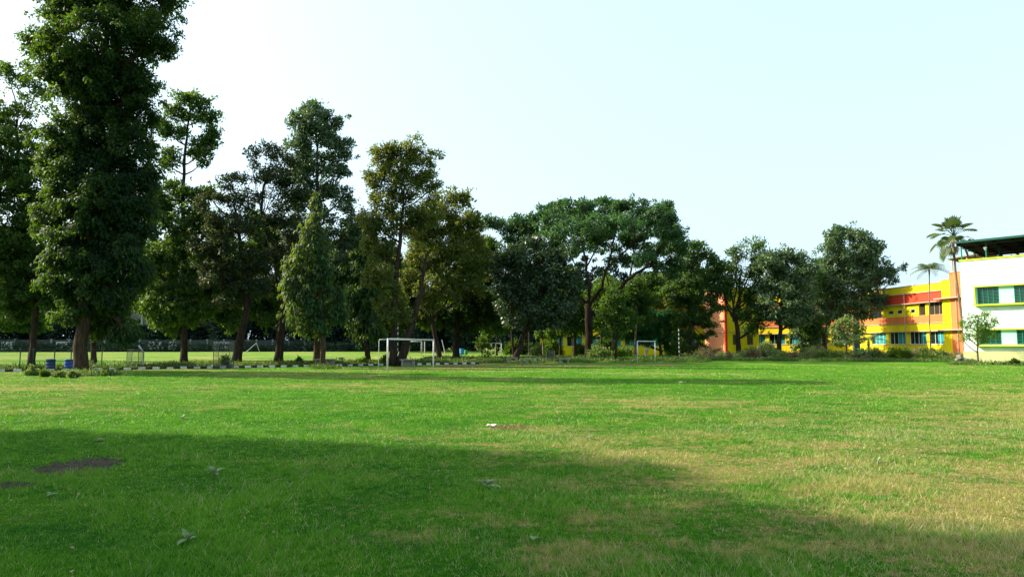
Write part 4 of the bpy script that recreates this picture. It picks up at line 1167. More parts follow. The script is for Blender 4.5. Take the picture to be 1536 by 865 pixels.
for z0, z1 in ((zl0, zl1), (zu0, zu1)):
    for w0, w1 in wins: window(FW, white, w0, w1, z0, z1, 'grille', -.22)
# rooftop shed
e0 = FW.pt(1434, 366)
zr0 = e0[1] - .05
rs = MB()
def RT(a, q, z): return FW.T(a, q, z)
qf, qb = .55, -8.5
a_l = e0[0] + .0
def slab(mbx, t0, t1, mi=0):
    vs = []
    for z_ in (t0, t1):
        for a_, q_ in ((a_l, qf), (LW, qf), (LW, qb), (a_l, qb)):
            vs.append(RT(a_, q_, zr0 + z_ - (0.0 if q_ == qf else .55)))
    mbx.add(vs, [(3, 2, 1, 0), (4, 5, 6, 7), (0, 1, 5, 4), (1, 2, 6, 5), (2, 3, 7, 6), (3, 0, 4, 7)], mi)
slab(rs, .12, .2); shed = rs.build('shed_roof', M['roof_green'], white)
us = MB(); slab(us, .10, .117)
for i in range(15):
    a = a_l + .15 + i * (LW - a_l - .3) / 14
    vs = []
    for z_ in (-.12, .097):
        for a_, q_ in ((a, qf - .1), (a + .08, qf - .1), (a + .08, qb + .1), (a, qb + .1)):
            vs.append(RT(a_, q_, zr0 + z_ - (0.0 if q_ > 0 else .55)))
    us.add(vs, [(3, 2, 1, 0), (4, 5, 6, 7), (0, 1, 5, 4), (1, 2, 6, 5), (2, 3, 7, 6), (3, 0, 4, 7)])
for i in range(6):
    q = qf - .3 - i * 1.6; z = zr0 - .55 * (qf - q) / (qf - qb)
    us.tube([RT(a_l + .1, q, z - .2), RT(LW - .1, q, z - .2)], .05, 5)
us.build('underside', M['roof_under'], shed)
fs = MB(); FW.box(fs, a_l - .03, LW, qf + .003, qf + .06, zr0 + .02, zr0 + .22); fs.build('fascia', M['roof_green'], shed)
for a_ in (-.0 + .15, 2.2, 5.3, 8.6, 12, 15.5, 19):
    for q_ in (-.2, -4.2, -8.3):
        p = MB(); z = zr0 - .55 * (qf - q_) / (qf - qb)
        p.tube([RT(a_, q_, zt - .3), RT(a_, q_, z)], .06, 6)
        p.build('roof_post', M['teal_metal'], white)
bl = MB(); bl.tube([RT(2.2, -.1, zt + .9), RT(2.2, .05, zt + 1.15)], [.1, .16], 8); bl.build('floodlight', M['white_paint'], white)

# ---- boundary wall and blocks beyond the left field
FX = Facade((-145, 172), (-20, 196))
bw_ = empty('boundary_wall', (-80, 184, 0), 'long stained boundary wall toned for tree shade, at the far edge of the left field', 'wall')
mb = MB(); FX.box(mb, 0, FX.L, -.3, 0, 0, 3.1); mb.build('wall_panel', M['far_wall'], bw_)
mb = MB()
for a in np.arange(1, FX.L, 4.2):
    mb = MB(); FX.box(mb, a, a + .4, -.35, .12, 0, 3.3); mb.build('pier', M['far_conc'], bw_)
mb = MB()
for px0, px1 in ((84, 104), (222, 246), (252, 266), (2, 20), (320, 345)):
    mb = MB(); a0 = FX.pt(px0, 515)[0]; a1 = FX.pt(px1, 515)[0]; FX.box(mb, a0, a1, .003, .04, .6, 2.6); mb.build('whitewashed_panel', M['far_white'], bw_)
def far_block(label, px0, px1, Y, h, roof, seed, wallm=M['far_conc']):
    x0 = (px0 - 768) / F0 * Y; x1 = (px1 - 768) / F0 * Y
    F = Facade((x0, Y), (x1, Y + 3))
    r = empty('distant_building', ((x0 + x1) / 2, Y, 0), label, 'building', 'blocks beyond the far wall')
    mb = MB(); ns = int(h / 3.3); ops = [(1 + i * 3.4, 2.7 + i * 3.4) for i in range(int((F.L - 2) / 3.4))]
    zz = 0
    for sidx in range(ns):
        z = sidx * h / ns
        opening_row(F, mb, 0, F.L, z, z + 1.0, []); opening_row(F, mb, 0, F.L, z + 1.0, z + 2.4, ops); opening_row(F, mb, 0, F.L, z + 2.4, z + h / ns, [])
        for o0, o1 in ops: window(F, r, o0, o1, z + 1.0, z + 2.4, 'open')
    F.box(mb, 0, .3, -12, -.353, 0, h); F.box(mb, F.L - .3, F.L, -12, -.353, 0, h); F.box(mb, .303, F.L - .303, -12, -11.7, 0, h)
    mb.build('wall', wallm, r)
    rb = MB()
    if roof:
        a, b_ = -1.5, F.L + 1.5
        vs = [F.T(a, 2, h), F.T(b_, 2, h), F.T(b_, -7, h + 4.8), F.T(a, -7, h + 4.8), F.T(a, 2, h - .3), F.T(b_, 2, h - .3), F.T(b_, -7, h + 4.5), F.T(a, -7, h + 4.5)]
        rb.add(vs, [(0, 1, 2, 3), (7, 6, 5, 4), (0, 4, 5, 1), (1, 5, 6, 2), (2, 6, 7, 3), (3, 7, 4, 0)])
        for i in range(int((b_ - a) / .9)):
            s_ = a + .2 + i * .9
            rb.tube([F.T(s_, 2, h + .05), F.T(s_, -7, h + 4.85)], .07, 4)
        rb.build('roof', M['far_green'], r)
    else:
        F.box(rb, -.5, F.L + .5, -12.4, .5, h + .003, h + .5); rb.build('roof', M['far_conc'], r)
    for i in range(5):
        mb = MB(); F.box(mb, .4 + i * (F.L - 1) / 4, .9 + i * (F.L - 1) / 4, .003, .5, 0, h - .4); mb.build('column', M['far_white'], r)
    rebase(r)
far_block('weathered block with a pale green sloping roof seen between the two left trees', 168, 250, 222, 15.5, True, 1)
far_block('grey flat roofed block low behind the curved trunk', 292, 352, 212, 9.5, False, 2)
far_block('small far block between the reddish trunk and the weeping column', 500, 545, 215, 8.5, False, 3)

for r_ in (schoolA, schoolB, schoolC, schoolD, white, bw_): rebase(r_)

# ================================================================== FAR WOODS AND PLANTING
def woods():
    rng = np.random.default_rng(77)
    VV = []; TT = []
    def mass(x, y, z, rx, rz, nl, L):
        n = nl
        d = unit(rng.normal(0, 1, (n, 3))); r = (.45 + .55 * rng.random(n)) ** .6
        # lumps
        lump = 1 + .22 * np.sin(d[:, 0] * 6 + x) * np.cos(d[:, 2] * 7 + y)
        P = np.array([x, y, z]) + d * (r * lump)[:, None] * np.array([rx, rx * .8, rz])
        P[:, 2] = np.maximum(P[:, 2], .2)
        t = np.clip(.4 + .18 * rng.normal() + .16 * rng.normal(0, 1, n), 0, 1)
        V, T = leaves_np(rng, P, d + rng.normal(0, .5, (n, 3)), np.full(n, L) * rng.uniform(.6, 1.4, n), np.full(n, L * .6), t)
        VV.append(V); TT.append(T)
    for i in range(62):
        px = -130 + i * 15.5 + rng.uniform(-6, 6)
        Y = rng.uniform(188, 206)
        h = rng.uniform(12, 18) + (3 if px > 300 else 0)
        if 165 < px < 250: h = rng.uniform(5, 7)
        x = (px - 768) / F0 * Y
        for k in range(3):
            mass(x + rng.uniform(-2, 2), Y + rng.uniform(-2, 2), h * (.3 + .25 * k), rng.uniform(3, 4.6), h * .27, 900, .95)
    for i in range(90):       # low bushes before the wall
        px = -60 + i * 8.7; f = i / 90
        Y = 170 + 20 * f - 1.5 + rng.uniform(-1.5, 1)
        x = (px - 768) / F0 * Y
        if x < -150: continue
        mass(x, Y - 1, .8, rng.uniform(1.3, 2.4), rng.uniform(.9, 2.2), 260, .5)
    for i in range(34):       # trees closing the view behind the middle of the row
        px = 560 + i * 15 + rng.uniform(-6, 6)
        Y = rng.uniform(122, 135) if px > 760 else rng.uniform(150, 175)
        h = rng.uniform(9, 14) + (2 if px > 760 else 0); x = (px - 768) / F0 * Y
        for k in range(3):
            mass(x + rng.uniform(-2, 2), Y + rng.uniform(-2, 2), h * (.35 + .25 * k), rng.uniform(2.6, 4), h * .25, 900, .75)
    V = np.concatenate(VV); T = np.concatenate(TT)
    o = link('woods', np_mesh('woods', V, np.arange(len(V)).reshape(-1, 4), 4, {'tint': T}), M['leaf_woods'])
    tag(o, 'haze-tinted mass of trees and bushes closing the far side of the field', 'woods', kind='stuff')
woods()

def shrub_mesh(rng, rx, ry, rz, n, L, upright=.4, ratio=.45):
    nc = max(8, int(n / 60))
    d = unit(rng.normal(0, 1, (nc, 3))); d[:, 2] = np.abs(d[:, 2])
    cc = d * (.35 + .6 * rng.random(nc))[:, None] * np.array([rx, ry, rz]); cc[:, 2] += rz * .12
    i = rng.integers(0, nc, n)
    P = cc[i] + rng.normal(0, .28, (n, 3)) * np.array([rx, ry, rz]) * .55
    P[:, 2] = np.clip(P[:, 2], .02, None)
    Dv = unit(P * np.array([1, 1, .5])) + rng.normal(0, .5, (n, 3)) + np.array([0, 0, upright])
    t = np.clip(.5 + .2 * rng.normal(0, 1, nc)[i] + .15 * rng.normal(0, 1, n), 0, 1)
    return leaves_np(rng, P, Dv, L * rng.uniform(.6, 1.4, n), L * ratio * rng.uniform(.7, 1.2, n), t, face=(P - cc[i]) + np.array([0, 0, .12 * rz]) + P * .25)

def make_shrub(name, label, cat, pos, rx, ry, rz, n, L, mat, seed, group=None, upright=.4, stems=6):
    rng = np.random.default_rng(seed)
    r = empty(name, (pos[0], pos[1], 0), label, cat, group)
    V, T = shrub_mesh(rng, rx, ry, rz, n, L, upright)
    link('foliage', np_mesh('foliage', V, np.arange(len(V)).reshape(-1, 4), 4, {'tint': T}), mat, r)
    mb = MB()
    for k in range(stems):
        a = rng.uniform(0, 6.28); q = rng.uniform(.2, .7)
        mb.tube([(0.1 * math.cos(a), .1 * math.sin(a), -.05), (rx * q * .5 * math.cos(a), ry * q * .5 * math.sin(a), rz * .5), (rx * q * math.cos(a), ry * q * math.sin(a), rz * .95)], [.035, .025, .012], 4)
    mb.build('stem', M['bark_grey'], r)
    return r
# the unclipped hedge along the right side of the pitch: one long planting
def hedge():
    rg = np.random.default_rng(61)
    p0 = G(1240, 540)
    r = empty('hedge', (p0[0], p0[1], 0), 'long unclipped hedge of olive and reddish shrubs before the yellow school', 'hedge')
    sets = {'foliage': [], 'reddish_foliage': [], 'light_foliage': []}; st = MB()
    for i in range(92):
        f = i / 91
        px = 1043 + 400 * f; by = 537.5 + 3.0 * f + rg.uniform(-1.0, 1.0)
        p = G(px, by)
        z = rg.uniform(.8, 1.25) * (1.1 if 1100 < px < 1350 else .95) * (1 + .25 * math.sin(f * 31)) * .82
        pick = rg.random()
        key = 'reddish_foliage' if pick < (.36 if px < 1130 else .15) else ('light_foliage' if pick > .8 and px > 1130 else 'foliage')
        V, T = shrub_mesh(rg, rg.uniform(.9, 1.5), .8, z, 620, .19, .5)
        V = V + np.array([p[0] - p0[0], p[1] - p0[1], 0]); sets[key].append((V, T))
        for k in range(3):
            a = rg.uniform(0, 6.28)
            st.tube([(p[0] - p0[0], p[1] - p0[1], -.05), (p[0] - p0[0] + .6 * math.cos(a), p[1] - p0[1] + .4 * math.sin(a), z * rg.uniform(.8, 1.35))], [.03, .01], 4)
    for key, mt in (('foliage', 'leaf_shrub'), ('reddish_foliage', 'leaf_shrub_red'), ('light_foliage', 'leaf_mid')):
        V = np.concatenate([q[0] for q in sets[key]]); T = np.concatenate([q[1] for q in sets[key]])
        link(key, np_mesh(key, V, np.arange(len(V)).reshape(-1, 4), 4, {'tint': T}), M[mt], r)
    st.build('stem', M['bark_grey'], r)
hedge()
# individual noticeable bushes
for i, (px, by, rpx, hpx, mt, lab, cat) in enumerate([
    (1350, 540.5, 18, 17, 'leaf_mid', 'large leafy bush with pink tinged top before the teal windows', 'bush'),
    (1215, 537.5, 16, 14, 'leaf_shrub', 'pale bush left of the striped post in the hedge', 'bush'),
    (1150, 536.5, 18, 18, 'leaf_shrub', 'whitish flowering bush before the left yellow pillar', 'bush'),
    (1290, 540, 20, 13, 'leaf_feather', 'bluish green ferny bush under the white forked post', 'bush'),
    (48, 563, 11, 11, 'leaf_shrub', 'weedy bush at the foot of the slim left trunk', 'bush'),
    (66, 565, 9, 9, 'leaf_mid', 'small green bush before the dark blue bin', 'bush'),
    (92, 566, 11, 10, 'leaf_shrub', 'leafy weedy bush between the bin and the thick trunk', 'bush'),
    (107, 567, 9, 10, 'leaf_shrub', 'dark little bush at the left foot of the thickest trunk', 'bush'),
    (541, 547, 9, 9, 'leaf_bright', 'yellow green bush left of the weeping column trunk', 'bush'),
    (576, 547.5, 10, 12, 'leaf_bright', 'yellow green bush just behind the left goal post', 'bush'),
    (450, 548, 5, 9, 'leaf_mid', 'tall weed between the forked tree and the benches', 'bush'),
    (899, 540.5, 16, 20, 'leaf_shrub', 'pale green bush just right of the umbrella tree trunk', 'bush'),
    (935, 540, 14, 18, 'leaf_bright', 'bright bush between the young tree and the small goal', 'bush'),
    (1058, 537, 10, 10, 'leaf_dark', 'dark bush right of the pine like tree', 'bush'),
    (337, 551, 9, 14, 'leaf_dark', 'dark bush growing inside the wire guard', 'bush'),
    (825, 541, 5, 14, 'leaf_mid', 'slender plant between the stone benches', 'bush'),
    (1455, 546, 5, 6, 'leaf_shrub', 'dry little plant at the plinth of the white building', 'bush'),
    (1498, 547, 16, 4, 'leaf_shrub', 'low weeds in a line at the white building plinth', 'bush'),
    (1521, 548, 6, 9, 'leaf_mid', 'small green plant against the plinth at the right edge', 'bush')]):
    p = G(px, by); k = p[1] / F0
    n = int(240 + rpx * hpx * 6)
    make_shrub('bush', lab, cat, p, rpx * k, rpx * k * .8, hpx * k, n, 3.6 * k, M[mt], 400 + i, None, .6, 5)

for i, (px, by, rpx, hpx, mt, lab) in enumerate([
    (778, 532, 20, 20, 'leaf_dark', 'dark bush behind the foot of the glossy tree'),
    (808, 533, 16, 15, 'leaf_shrub', 'pale low bush behind the tall grey post'),
    (828, 534, 14, 22, 'leaf_dark', 'dark bush behind the plant guard and the benches'),
    (872, 533, 10, 15, 'leaf_mid', 'green bush left behind the umbrella tree foot'),
    (908, 534, 20, 24, 'leaf_mid', 'tall bush right behind the umbrella tree foot'),
    (940, 533, 14, 20, 'leaf_dark', 'dark bush left behind the small goal'),
    (972, 533, 9, 13, 'leaf_mid', 'low green bush behind the whitewashed stump'),
    (1016, 534, 16, 24, 'leaf_dark', 'dark bush behind the striped pole and the feathery tree'),
    (1050, 534, 14, 18, 'leaf_dark', 'dark bush before the left foot of the orange corner')]):
    p = G(px, by); k = p[1] / F0
    make_shrub('bush', lab, 'bush', p, rpx * k, rpx * k * .6, hpx * k, int(500 + rpx * hpx * 6), 4 * k, M[mt], 450 + i, None, .3, 6)

def undergrowth():
    rng = np.random.default_rng(55)
    VV = []; TT = []
    spots = []
    for i in range(520):
        t = rng.uniform(-2, KL + 4); o = rng.normal(3.3, .6)
        p = kp(t, o); spots.append((p[0], p[1], rng.uniform(.1, .38)))
    for i in range(720):
        px = rng.uniform(640, 1060); by = rng.uniform(537.5, 545) - (px - 640) * .004
        p = G(px, by); spots.append((p[0], p[1], rng.uniform(.1, .38)))
    for i in range(240):
        px = rng.uniform(1050, 1445); by = 540.5 + (px - 1050) * .0065 + rng.uniform(-1, .4)
        p = G(px, by); spots.append((p[0], p[1], rng.uniform(.1, .35)))
    for cx, cy, n, r in ((122, 563, 60, 1.6), (276, 547, 20, 1.2), (355, 547.5, 12, .8), (883, 541, 40, 2.2), (484, 553, 12, .8), (1466, 543, 30, 1.5), (1500, 547, 60, 4)):
        c = G(cx, cy)
        for i in range(n):
            a = rng.uniform(0, 6.28); q = r * math.sqrt(rng.random()); spots.append((c[0] + q * math.cos(a), c[1] + q * math.sin(a) * .7, rng.uniform(.08, .3)))
    for x, y, h in spots:
        n = int(50 + h * 120)
        P = np.array([x, y, 0]) + np.stack([rng.normal(0, .25 + h * .3, n), rng.normal(0, .2 + h * .2, n), np.abs(rng.normal(0, h * .35, n))], -1)
        Dv = rng.normal(0, .5, (n, 3)) + np.array([0, 0, 1.3])
        t = np.clip(rng.normal(.5, .2) + rng.normal(0, .18, n), 0, 1)
        V, T = leaves_np(rng, P, Dv, h * rng.uniform(.4, 1.0, n), np.full(n, .05 + h * .06), t)
        VV.append(V); TT.append(T)
    V = np.concatenate(VV); T = np.concatenate(TT)
    tag(link('undergrowth', np_mesh('undergrowth', V, np.arange(len(V)).reshape(-1, 4), 4, {'tint': T}), M['leaf_under']),
        'tufty weeds and long grass under the row of trees', 'undergrowth', kind='stuff')
undergrowth()

# ================================================================== THINGS ON AND AROUND THE PITCH
def goal(name, label, pa, pb, h, depth, r, mat, group='goals', rear=True):
    """goal frame between ground points pa, pb; the stays go back from it"""
    pa = Vector((*pa, 0)); pb = Vector((*pb, 0)); d = (pb - pa).normalized(); n = Vector((-d.y, d.x, 0))
    if n.y < 0: n = -n
    root = empty(name, tuple((pa + pb) / 2), label, 'goal', group)
    o = (pa + pb) / 2; z = Vector((0, 0, h))
    for p in (pa, pb):
        mb = MB(); mb.tube([p - o + Vector((0, 0, -.05)), p - o + z + Vector((0, 0, r))], r, 10); mb.build('post', mat, root, smooth=True)
    mb = MB(); mb.tube([pa - o + z, pb - o + z], r * .98, 10); mb.build('crossbar', mat, root, smooth=True)
    if rear:
        for p in ((pa,) if rear == 'left' else (pa, pb)):
            mb = MB(); mb.tube([p - o + z - Vector((0, 0, .02)), p - o + z * .985 + n * depth * .5, p - o + z * .97 + n * depth * .52, p - o + n * depth * .54], r * .42, 8); mb.build('stay', mat, root, smooth=True)
    return root
gA, gB = G(581, 557), G(650, 551.5)
goal('goal_frame', 'large white goal frame without a net standing at the left of the pitch', gA, gB, 2.0, 1.15, .052, M['white_paint'], rear='left')
gA, gB = G(956.5, 544), G(983, 543)
goal('goal_frame', 'small white goal frame without a net before the feathery low tree', gA, gB, 2.0, .9, .042, M['white_paint'], rear=False)
gA, gB = G(612.5, 532), G(627, 532.5)
goal('goal_frame', 'distant white goal on the far field seen through the large goal', gA, gB + np.array([0, 4.0]), 2.3, 1.9, .06, M['white_paint'])
gA = G(367, 530.3); fp = MB(); k = gA[1] / F0
fp.tube([(0, 0, .1), (17 * k, 0, 16 * k)], .055, 8); fp.tube([(17 * k, .05, 16 * k), (22 * k, .4, 0)], .055, 8)
o = fp.build('leaning_pole', M['far_white']); o.location = (gA[0], gA[1], 0)
tag(o, 'whitish pole leaning on a prop on the far field behind the curved trunk', 'pole')
gA = G(737, 537)
goal('goal_frame', 'pale goal frame on the back field behind the two saplings', gA, gA + np.array([1.2, 4.0]), 1.9, 1.5, .05, M['white_paint'])

def banded_pole(label, base, py_top, w, n, Y=None):
    g = G(*base) if Y is None else np.array([(base[0] - 768) / F0 * Y, Y])
    h = at(base[0], py_top, g[1])[2]
    r = empty('striped_pole', (g[0], g[1], 0), label, 'pole', 'black and white banded poles')
    wv = MB(); bk = MB()
    for i in range(n):
        z0 = h * i / n; z1 = h * (i + 1) / n
        (wv if i % 2 else bk).tube([(0, 0, z0), (0, 0, z1)], w, 10)
    wv.build('white_band', M['white_paint'], r, smooth=False); bk.build('black_band', M['black_paint'], r)
    cp = MB(); cp.tube([(0, 0, h + .003), (0, 0, h + .03), (0, 0, h + .05)], [w * 1.05, w * .9, w * .3], 10); cp.build('cap', M['black_paint'], r)
    return r
banded_pole('black and white banded pole rising behind the left part of the large goal', (596, 546), 470, .05, 19)
banded_pole('black and white banded pole left of the pine like tree', (1019, 538), 490, .052, 15)
banded_pole('black and white banded pole in the hedge before the teal windows', (1234.5, 536), 492, .085, 11)
def plain_pole(name, label, base, top, w, mat, group=None, cat='pole'):
    g = G(*base); h = at(top[0], top[1], g[1]); r = MB()
    r.tube([(0, 0, -.1), (h[0] - g[0], 0, h[2])], [w, w * .9], 10); r.tube([(h[0] - g[0], 0, h[2] + .002), (h[0] - g[0], 0, h[2] + .04)], [w * 1.15, w * .5], 10)
    o = r.build(name, mat); o.location = (g[0], g[1], 0); return tag(o, label, cat, group)
plain_pole('concrete_post', 'tall plain grey post right of the glossy tree trunk', (793, 538), (793, 497), .07, M['concrete'])
plain_pole('concrete_post', 'slanting whitish post on the back field seen right of the large goal', (668, 531), (663, 510), .08, M['far_white'])
plain_pole('concrete_post', 'upright whitish post on the back field seen inside the large goal', (637, 530), (637, 512), .1, M['far_white'])

# angled fence poles with a bent arm, and the white forked posts
def bent_post(label, base, zknee, arm, w=.05, arms=1, mat=None):
    g = G(*base); r = MB(); mat = mat or M['white_paint']
    r.tube([(0, 0, -.1), (0, 0, zknee), (arm[0], arm[1], zknee + arm[2])], [w, w, w * 1.15], 8)
    if arms == 2: r.tube([(0, 0, zknee * .95), (-arm[0], -arm[1], zknee + arm[2] * .9)], [w, w], 8)
    o = r.build('bent_post', mat); o.location = (g[0], g[1], 0); return tag(o, label, 'post', 'white posts with angled arms')
bent_post('white fence post with its arm bent to the left, beside the wire tree guard', (214.5, 552), 1.12, (-.38, 0, .48))
bent_post('white bent post half hidden behind the thickest trunk', (113, 554), 1.7, (.12, -.1, .3))
bent_post('white forked post standing in the hedge near the small pale tree', (1281, 539), 2.6, (-.85, 0, .8), .09, 2)
# whitewashed three-armed stump behind the small goal
g = G(969, 536); st = MB(); k = g[1] / F0
st.tube([(0, 0, -.05), (0, 0, .35), (-.06, 0, .6)], [.2, .17, .14], 8)
for e in ((-.18, .0, 1.9), (.35, .1, 1.75), (.75, -.1, 2.0)): st.tube([(-.04, 0, .45), (e[0] * .5, e[1] * .5, 1.0), e], [.10, .07, .05], 7)
o = st.build('whitewashed_stump', M['white_paint'], smooth=True); o.location = (g[0], g[1], 0)
tag(o, 'whitewashed stump with three upright bare arms seen through the small goal', 'stump')

# drums used as bins
def drum(name, label, base, wpx, hpx, mat, lid=True, group='plastic drums used as litter bins'):
    g = G(*base); k = g[1] / F0; rr = wpx * k / 2; h = hpx * k
    r = empty(name, (g[0], g[1], 0), label, 'bin', group)
    mb = MB()
    prof = [(.90, 0), (.97, .04), (.97, .30), (1.03, .33), (.97, .36), (.98, .62), (1.04, .65), (.98, .68), (.97, .94), (1.05, .96), (1.05, 1.0), (.94, 1.0), (.92, .7), (0.9, .12)]
    n = 20; vs = []; fs = []
    for (q, z) in prof:
        for i in range(n):
            a = 2 * math.pi * i / n; vs.append((rr * q * math.cos(a), rr * q * math.sin(a), h * z))
    for j in range(len(prof) - 1):
        for i in range(n): fs.append((j * n + i, j * n + (i + 1) % n, (j + 1) * n + (i + 1) % n, (j + 1) * n + i))
    fs.append(tuple((len(prof) - 1) * n + i for i in range(n))); fs.append(tuple(range(n - 1, -1, -1)))
    mb.add(vs, fs); mb.build('drum', mat, r, smooth=True)
    hd = MB()
    for sgn in (-1, 1): hd.tube([(sgn * rr * 1.0, -.08, h * .82), (sgn * rr * 1.12, 0, h * .84), (sgn * rr * 1.0, .08, h * .82)], .015, 5)
    hd.build('handle', M['wire'], r)
    if lid:
        l = MB(); l.tube([(0, 0, h + .003), (0, 0, h + .05), (0, 0, h + .08)], [rr * 1.08, rr * 1.05, rr * .6], n); l.build('lid', mat, r, smooth=False)
    return r
drum('plastic_drum', 'dark blue lidded drum, the leftmost of the blue bins', (75.5, 555.5), 12, 15.5, M['dark_blue_plastic'])
drum('plastic_drum', 'bright blue drum right beside the thickest trunk', (103.5, 554.5), 12.5, 15.5, M['blue_plastic'], False)
drum('plastic_drum', 'small blue drum beyond the kerb near the benches by the weeping tree', (511.5, 545.8), 7.5, 9.6, M['blue_plastic'], False)
drum('plastic_drum', 'light blue drum on the back field left of the straight dark trunk', (692.5, 531.6), 6.5, 9, M['light_blue_plastic'], False)
drum('plastic_drum', 'green drum next to the light blue one on the back field', (699, 531.4), 5, 7, M['green_plastic'], False)
drum('plastic_drum', 'green drum right of the pine like tree trunk', (1045, 536.5), 8.5, 11, M['green_plastic'], True)

# concrete benches: thick worn slab on two blocks
def bench(label, base, wpx, hpx, rz=0.0, closed=False):
    g = G(*base); k = g[1] / F0; w = wpx * k; h = hpx * k
    r = empty('stone_bench', (g[0], g[1], 0), label, 'bench', 'concrete benches under the trees', rz)
    mb = MB(); mb.box(-w / 2, w / 2, -.22, .22, h - .09, h); s = mb.build('seat', M['concrete'], r, bevel=.015)
    for sx in ((-1, 1)):
        mb = MB(); x = sx * w * .34; mb.box(x - w * .07, x + w * .07, -.18, .18, -.05, h - .093); mb.build('leg', M['concrete'], r, bevel=.01)
    if closed:
        mb = MB(); mb.box(-w * .265, w * .265, .02, .12, 0, h - .096); mb.build('panel', M['concrete'], r)
    return r
bench('short pale bench left of the pointed weeping tree trunk', (479, 549), 15, 11, .12)
bench('worn bench right of the pointed weeping tree trunk, beside the blue drum', (495, 549), 15, 11, -.05, True)
bench('solid backed bench seen through the large goal', (612, 549.5), 24, 11, .04, True)
bench('bench half hidden by the foot of the glossy tree', (768, 544.5), 17, 9, .1)
bench('dark bench just right of the glossy tree foot', (787, 546.5), 13, 9, -.15)
bench('bench second to the right of the glossy tree foot', (803, 545.5), 13, 9, .1)
bench('separate bench before the umbrella tree, farthest right of all benches', (846, 545.5), 18, 8.5, .05)

# wire tree guards
def tree_guard(label, base, wpx, hpx, n=9):
    g = G(*base); k = g[1] / F0; w = wpx * k / 2; h = hpx * k
    r = empty('tree_guard', (g[0], g[1], 0), label, 'tree guard', 'wire tree guards')
    mb = MB()
    cs = [(-w, -w * .8), (w, -w * .8), (w, w * .8), (-w, w * .8)]
    for c in cs: mb.tube([(c[0], c[1], -.05), (c[0], c[1], h)], .02, 6)
    mb.build('corner_post', M['green_metal'], r)
    mb = MB()
    for i in range(4):
        a = cs[i]; b = cs[(i + 1) % 4]
        for z in (.25, h * .5, h * .98): mb.tube([(a[0], a[1], z), (b[0], b[1], z)], .012, 4)
        for j in range(1, n):
            t = j / n; x = a[0] + (b[0] - a[0]) * t; y = a[1] + (b[1] - a[1]) * t
            mb.tube([(x, y, .02), (x, y, h)], .006, 4)
        for j in range(1, 12): z = h * j / 12; mb.tube([(a[0], a[1], z), (b[0], b[1], z)], .004, 3)
    mb.build('mesh_side', M['wire'], r)
    return r
tree_guard('empty wire tree guard beside the white bent fence post', (202, 552.5), 17, 29)
tree_guard('wire tree guard with a dark bush inside, at the foot of the bent tree', (335, 553), 23, 40)
tree_guard('narrow wire guard round the plant between the stone benches', (826, 543), 12, 18)

# chain link fence at the left
def fence(label, t0, t1, off, h, posts):
    p0 = kp(t0, off); p1 = kp(t1, off)
    root = empty('chain_link_fence', (p0[0], p0[1], 0), label, 'fence', None, math.atan2(KD[1], KD[0]))
    L_ = t1 - t0
    for t in posts:
        mb = MB(); mb.tube([(t - t0, 0, -.1), (t - t0, 0, h + .06)], .032, 8); mb.tube([(t - t0, 0, h + .062), (t - t0, 0, h + .09)], [.045, .02], 8)
        mb.build('post', M['green_metal'], root)
    mb = MB(); mb.tube([(0, 0, h), (L_, 0, h)], .018, 5); mb.tube([(0, 0, .08), (L_, 0, .08)], .008, 4); mb.build('rail', M['green_metal'], root)
    mb = MB(); step = .13; n = int((L_ + h) / step); r = .0035
    for sgn in (1, -1):
        for i in range(n):
            x = i * step - (h if sgn > 0 else 0)
            a = (x, .05); b = (x + h, h) if sgn > 0 else (x - h, h)
            x0, z0, x1, z1 = a[0], .05, b[0], h
            # clip to the panel
            def clip(xa, za, xb, zb):
                ts = [0, 1]
                for lim, s in ((0, 1), (L_, -1)):
                    da = (xa - lim) * s; db = (xb - lim) * s
                    if da < 0 and db < 0: return None
                    if da < 0: ts[0] = max(ts[0], da / (da - db))
                    if db < 0: ts[1] = min(ts[1], da / (da - db))
                if ts[0] >= ts[1]: return None
                f = lambda t: (xa + (xb - xa) * t, 0.004 * sgn, za + (zb - za) * t)
                return f(ts[0]), f(ts[1])
            c = clip(x0, z0, x1, z1)
            if c: mb.tube([c[0], c[1]], r, 3, cap=False)
    mb.build('wire_mesh', M['wire'], root)
def t_on(px, off):
    """distance along the kerb line where the photo column px meets it"""
    for t in np.arange(-3, KL + 3, .02):
        p = kp(t, off)
        if (p[0] / p[1]) * F0 * .9965 + 768 > px: return t
OFFF = 2.5
pts_ = [t_on(px, OFFF) for px in (-75, -45, -12, 36, 56, 87, 112, 158)]
fence('low dark green chain link fence behind the blue bins', pts_[0], pts_[-1], OFFF, 1.34, pts_)

# green pipe frame in the hedge
g0, g1 = G(1219, 536), G(1226, 536)
fr = empty('pipe_frame', (g0[0], g0[1], 0), 'bright green pipe frame standing beside the striped pole in the hedge', 'frame')
w = g1[0] - g0[0]
for x, h in ((0, 3.3), (w, 3.6), (w + 1.0, 2.5)):
    mb = MB(); mb.tube([(x, 0, -.05), (x, 0, h)], .05, 6); mb.build('upright', M['green_pipe'], fr)
mb = MB(); mb.tube([(0, 0, 2.2), (w + 1.0, 0, 2.2)], .045, 6); mb.tube([(0, 0, 1.2), (w, 0, 1.2)], .04, 6); mb.build('rail', M['green_pipe'], fr)

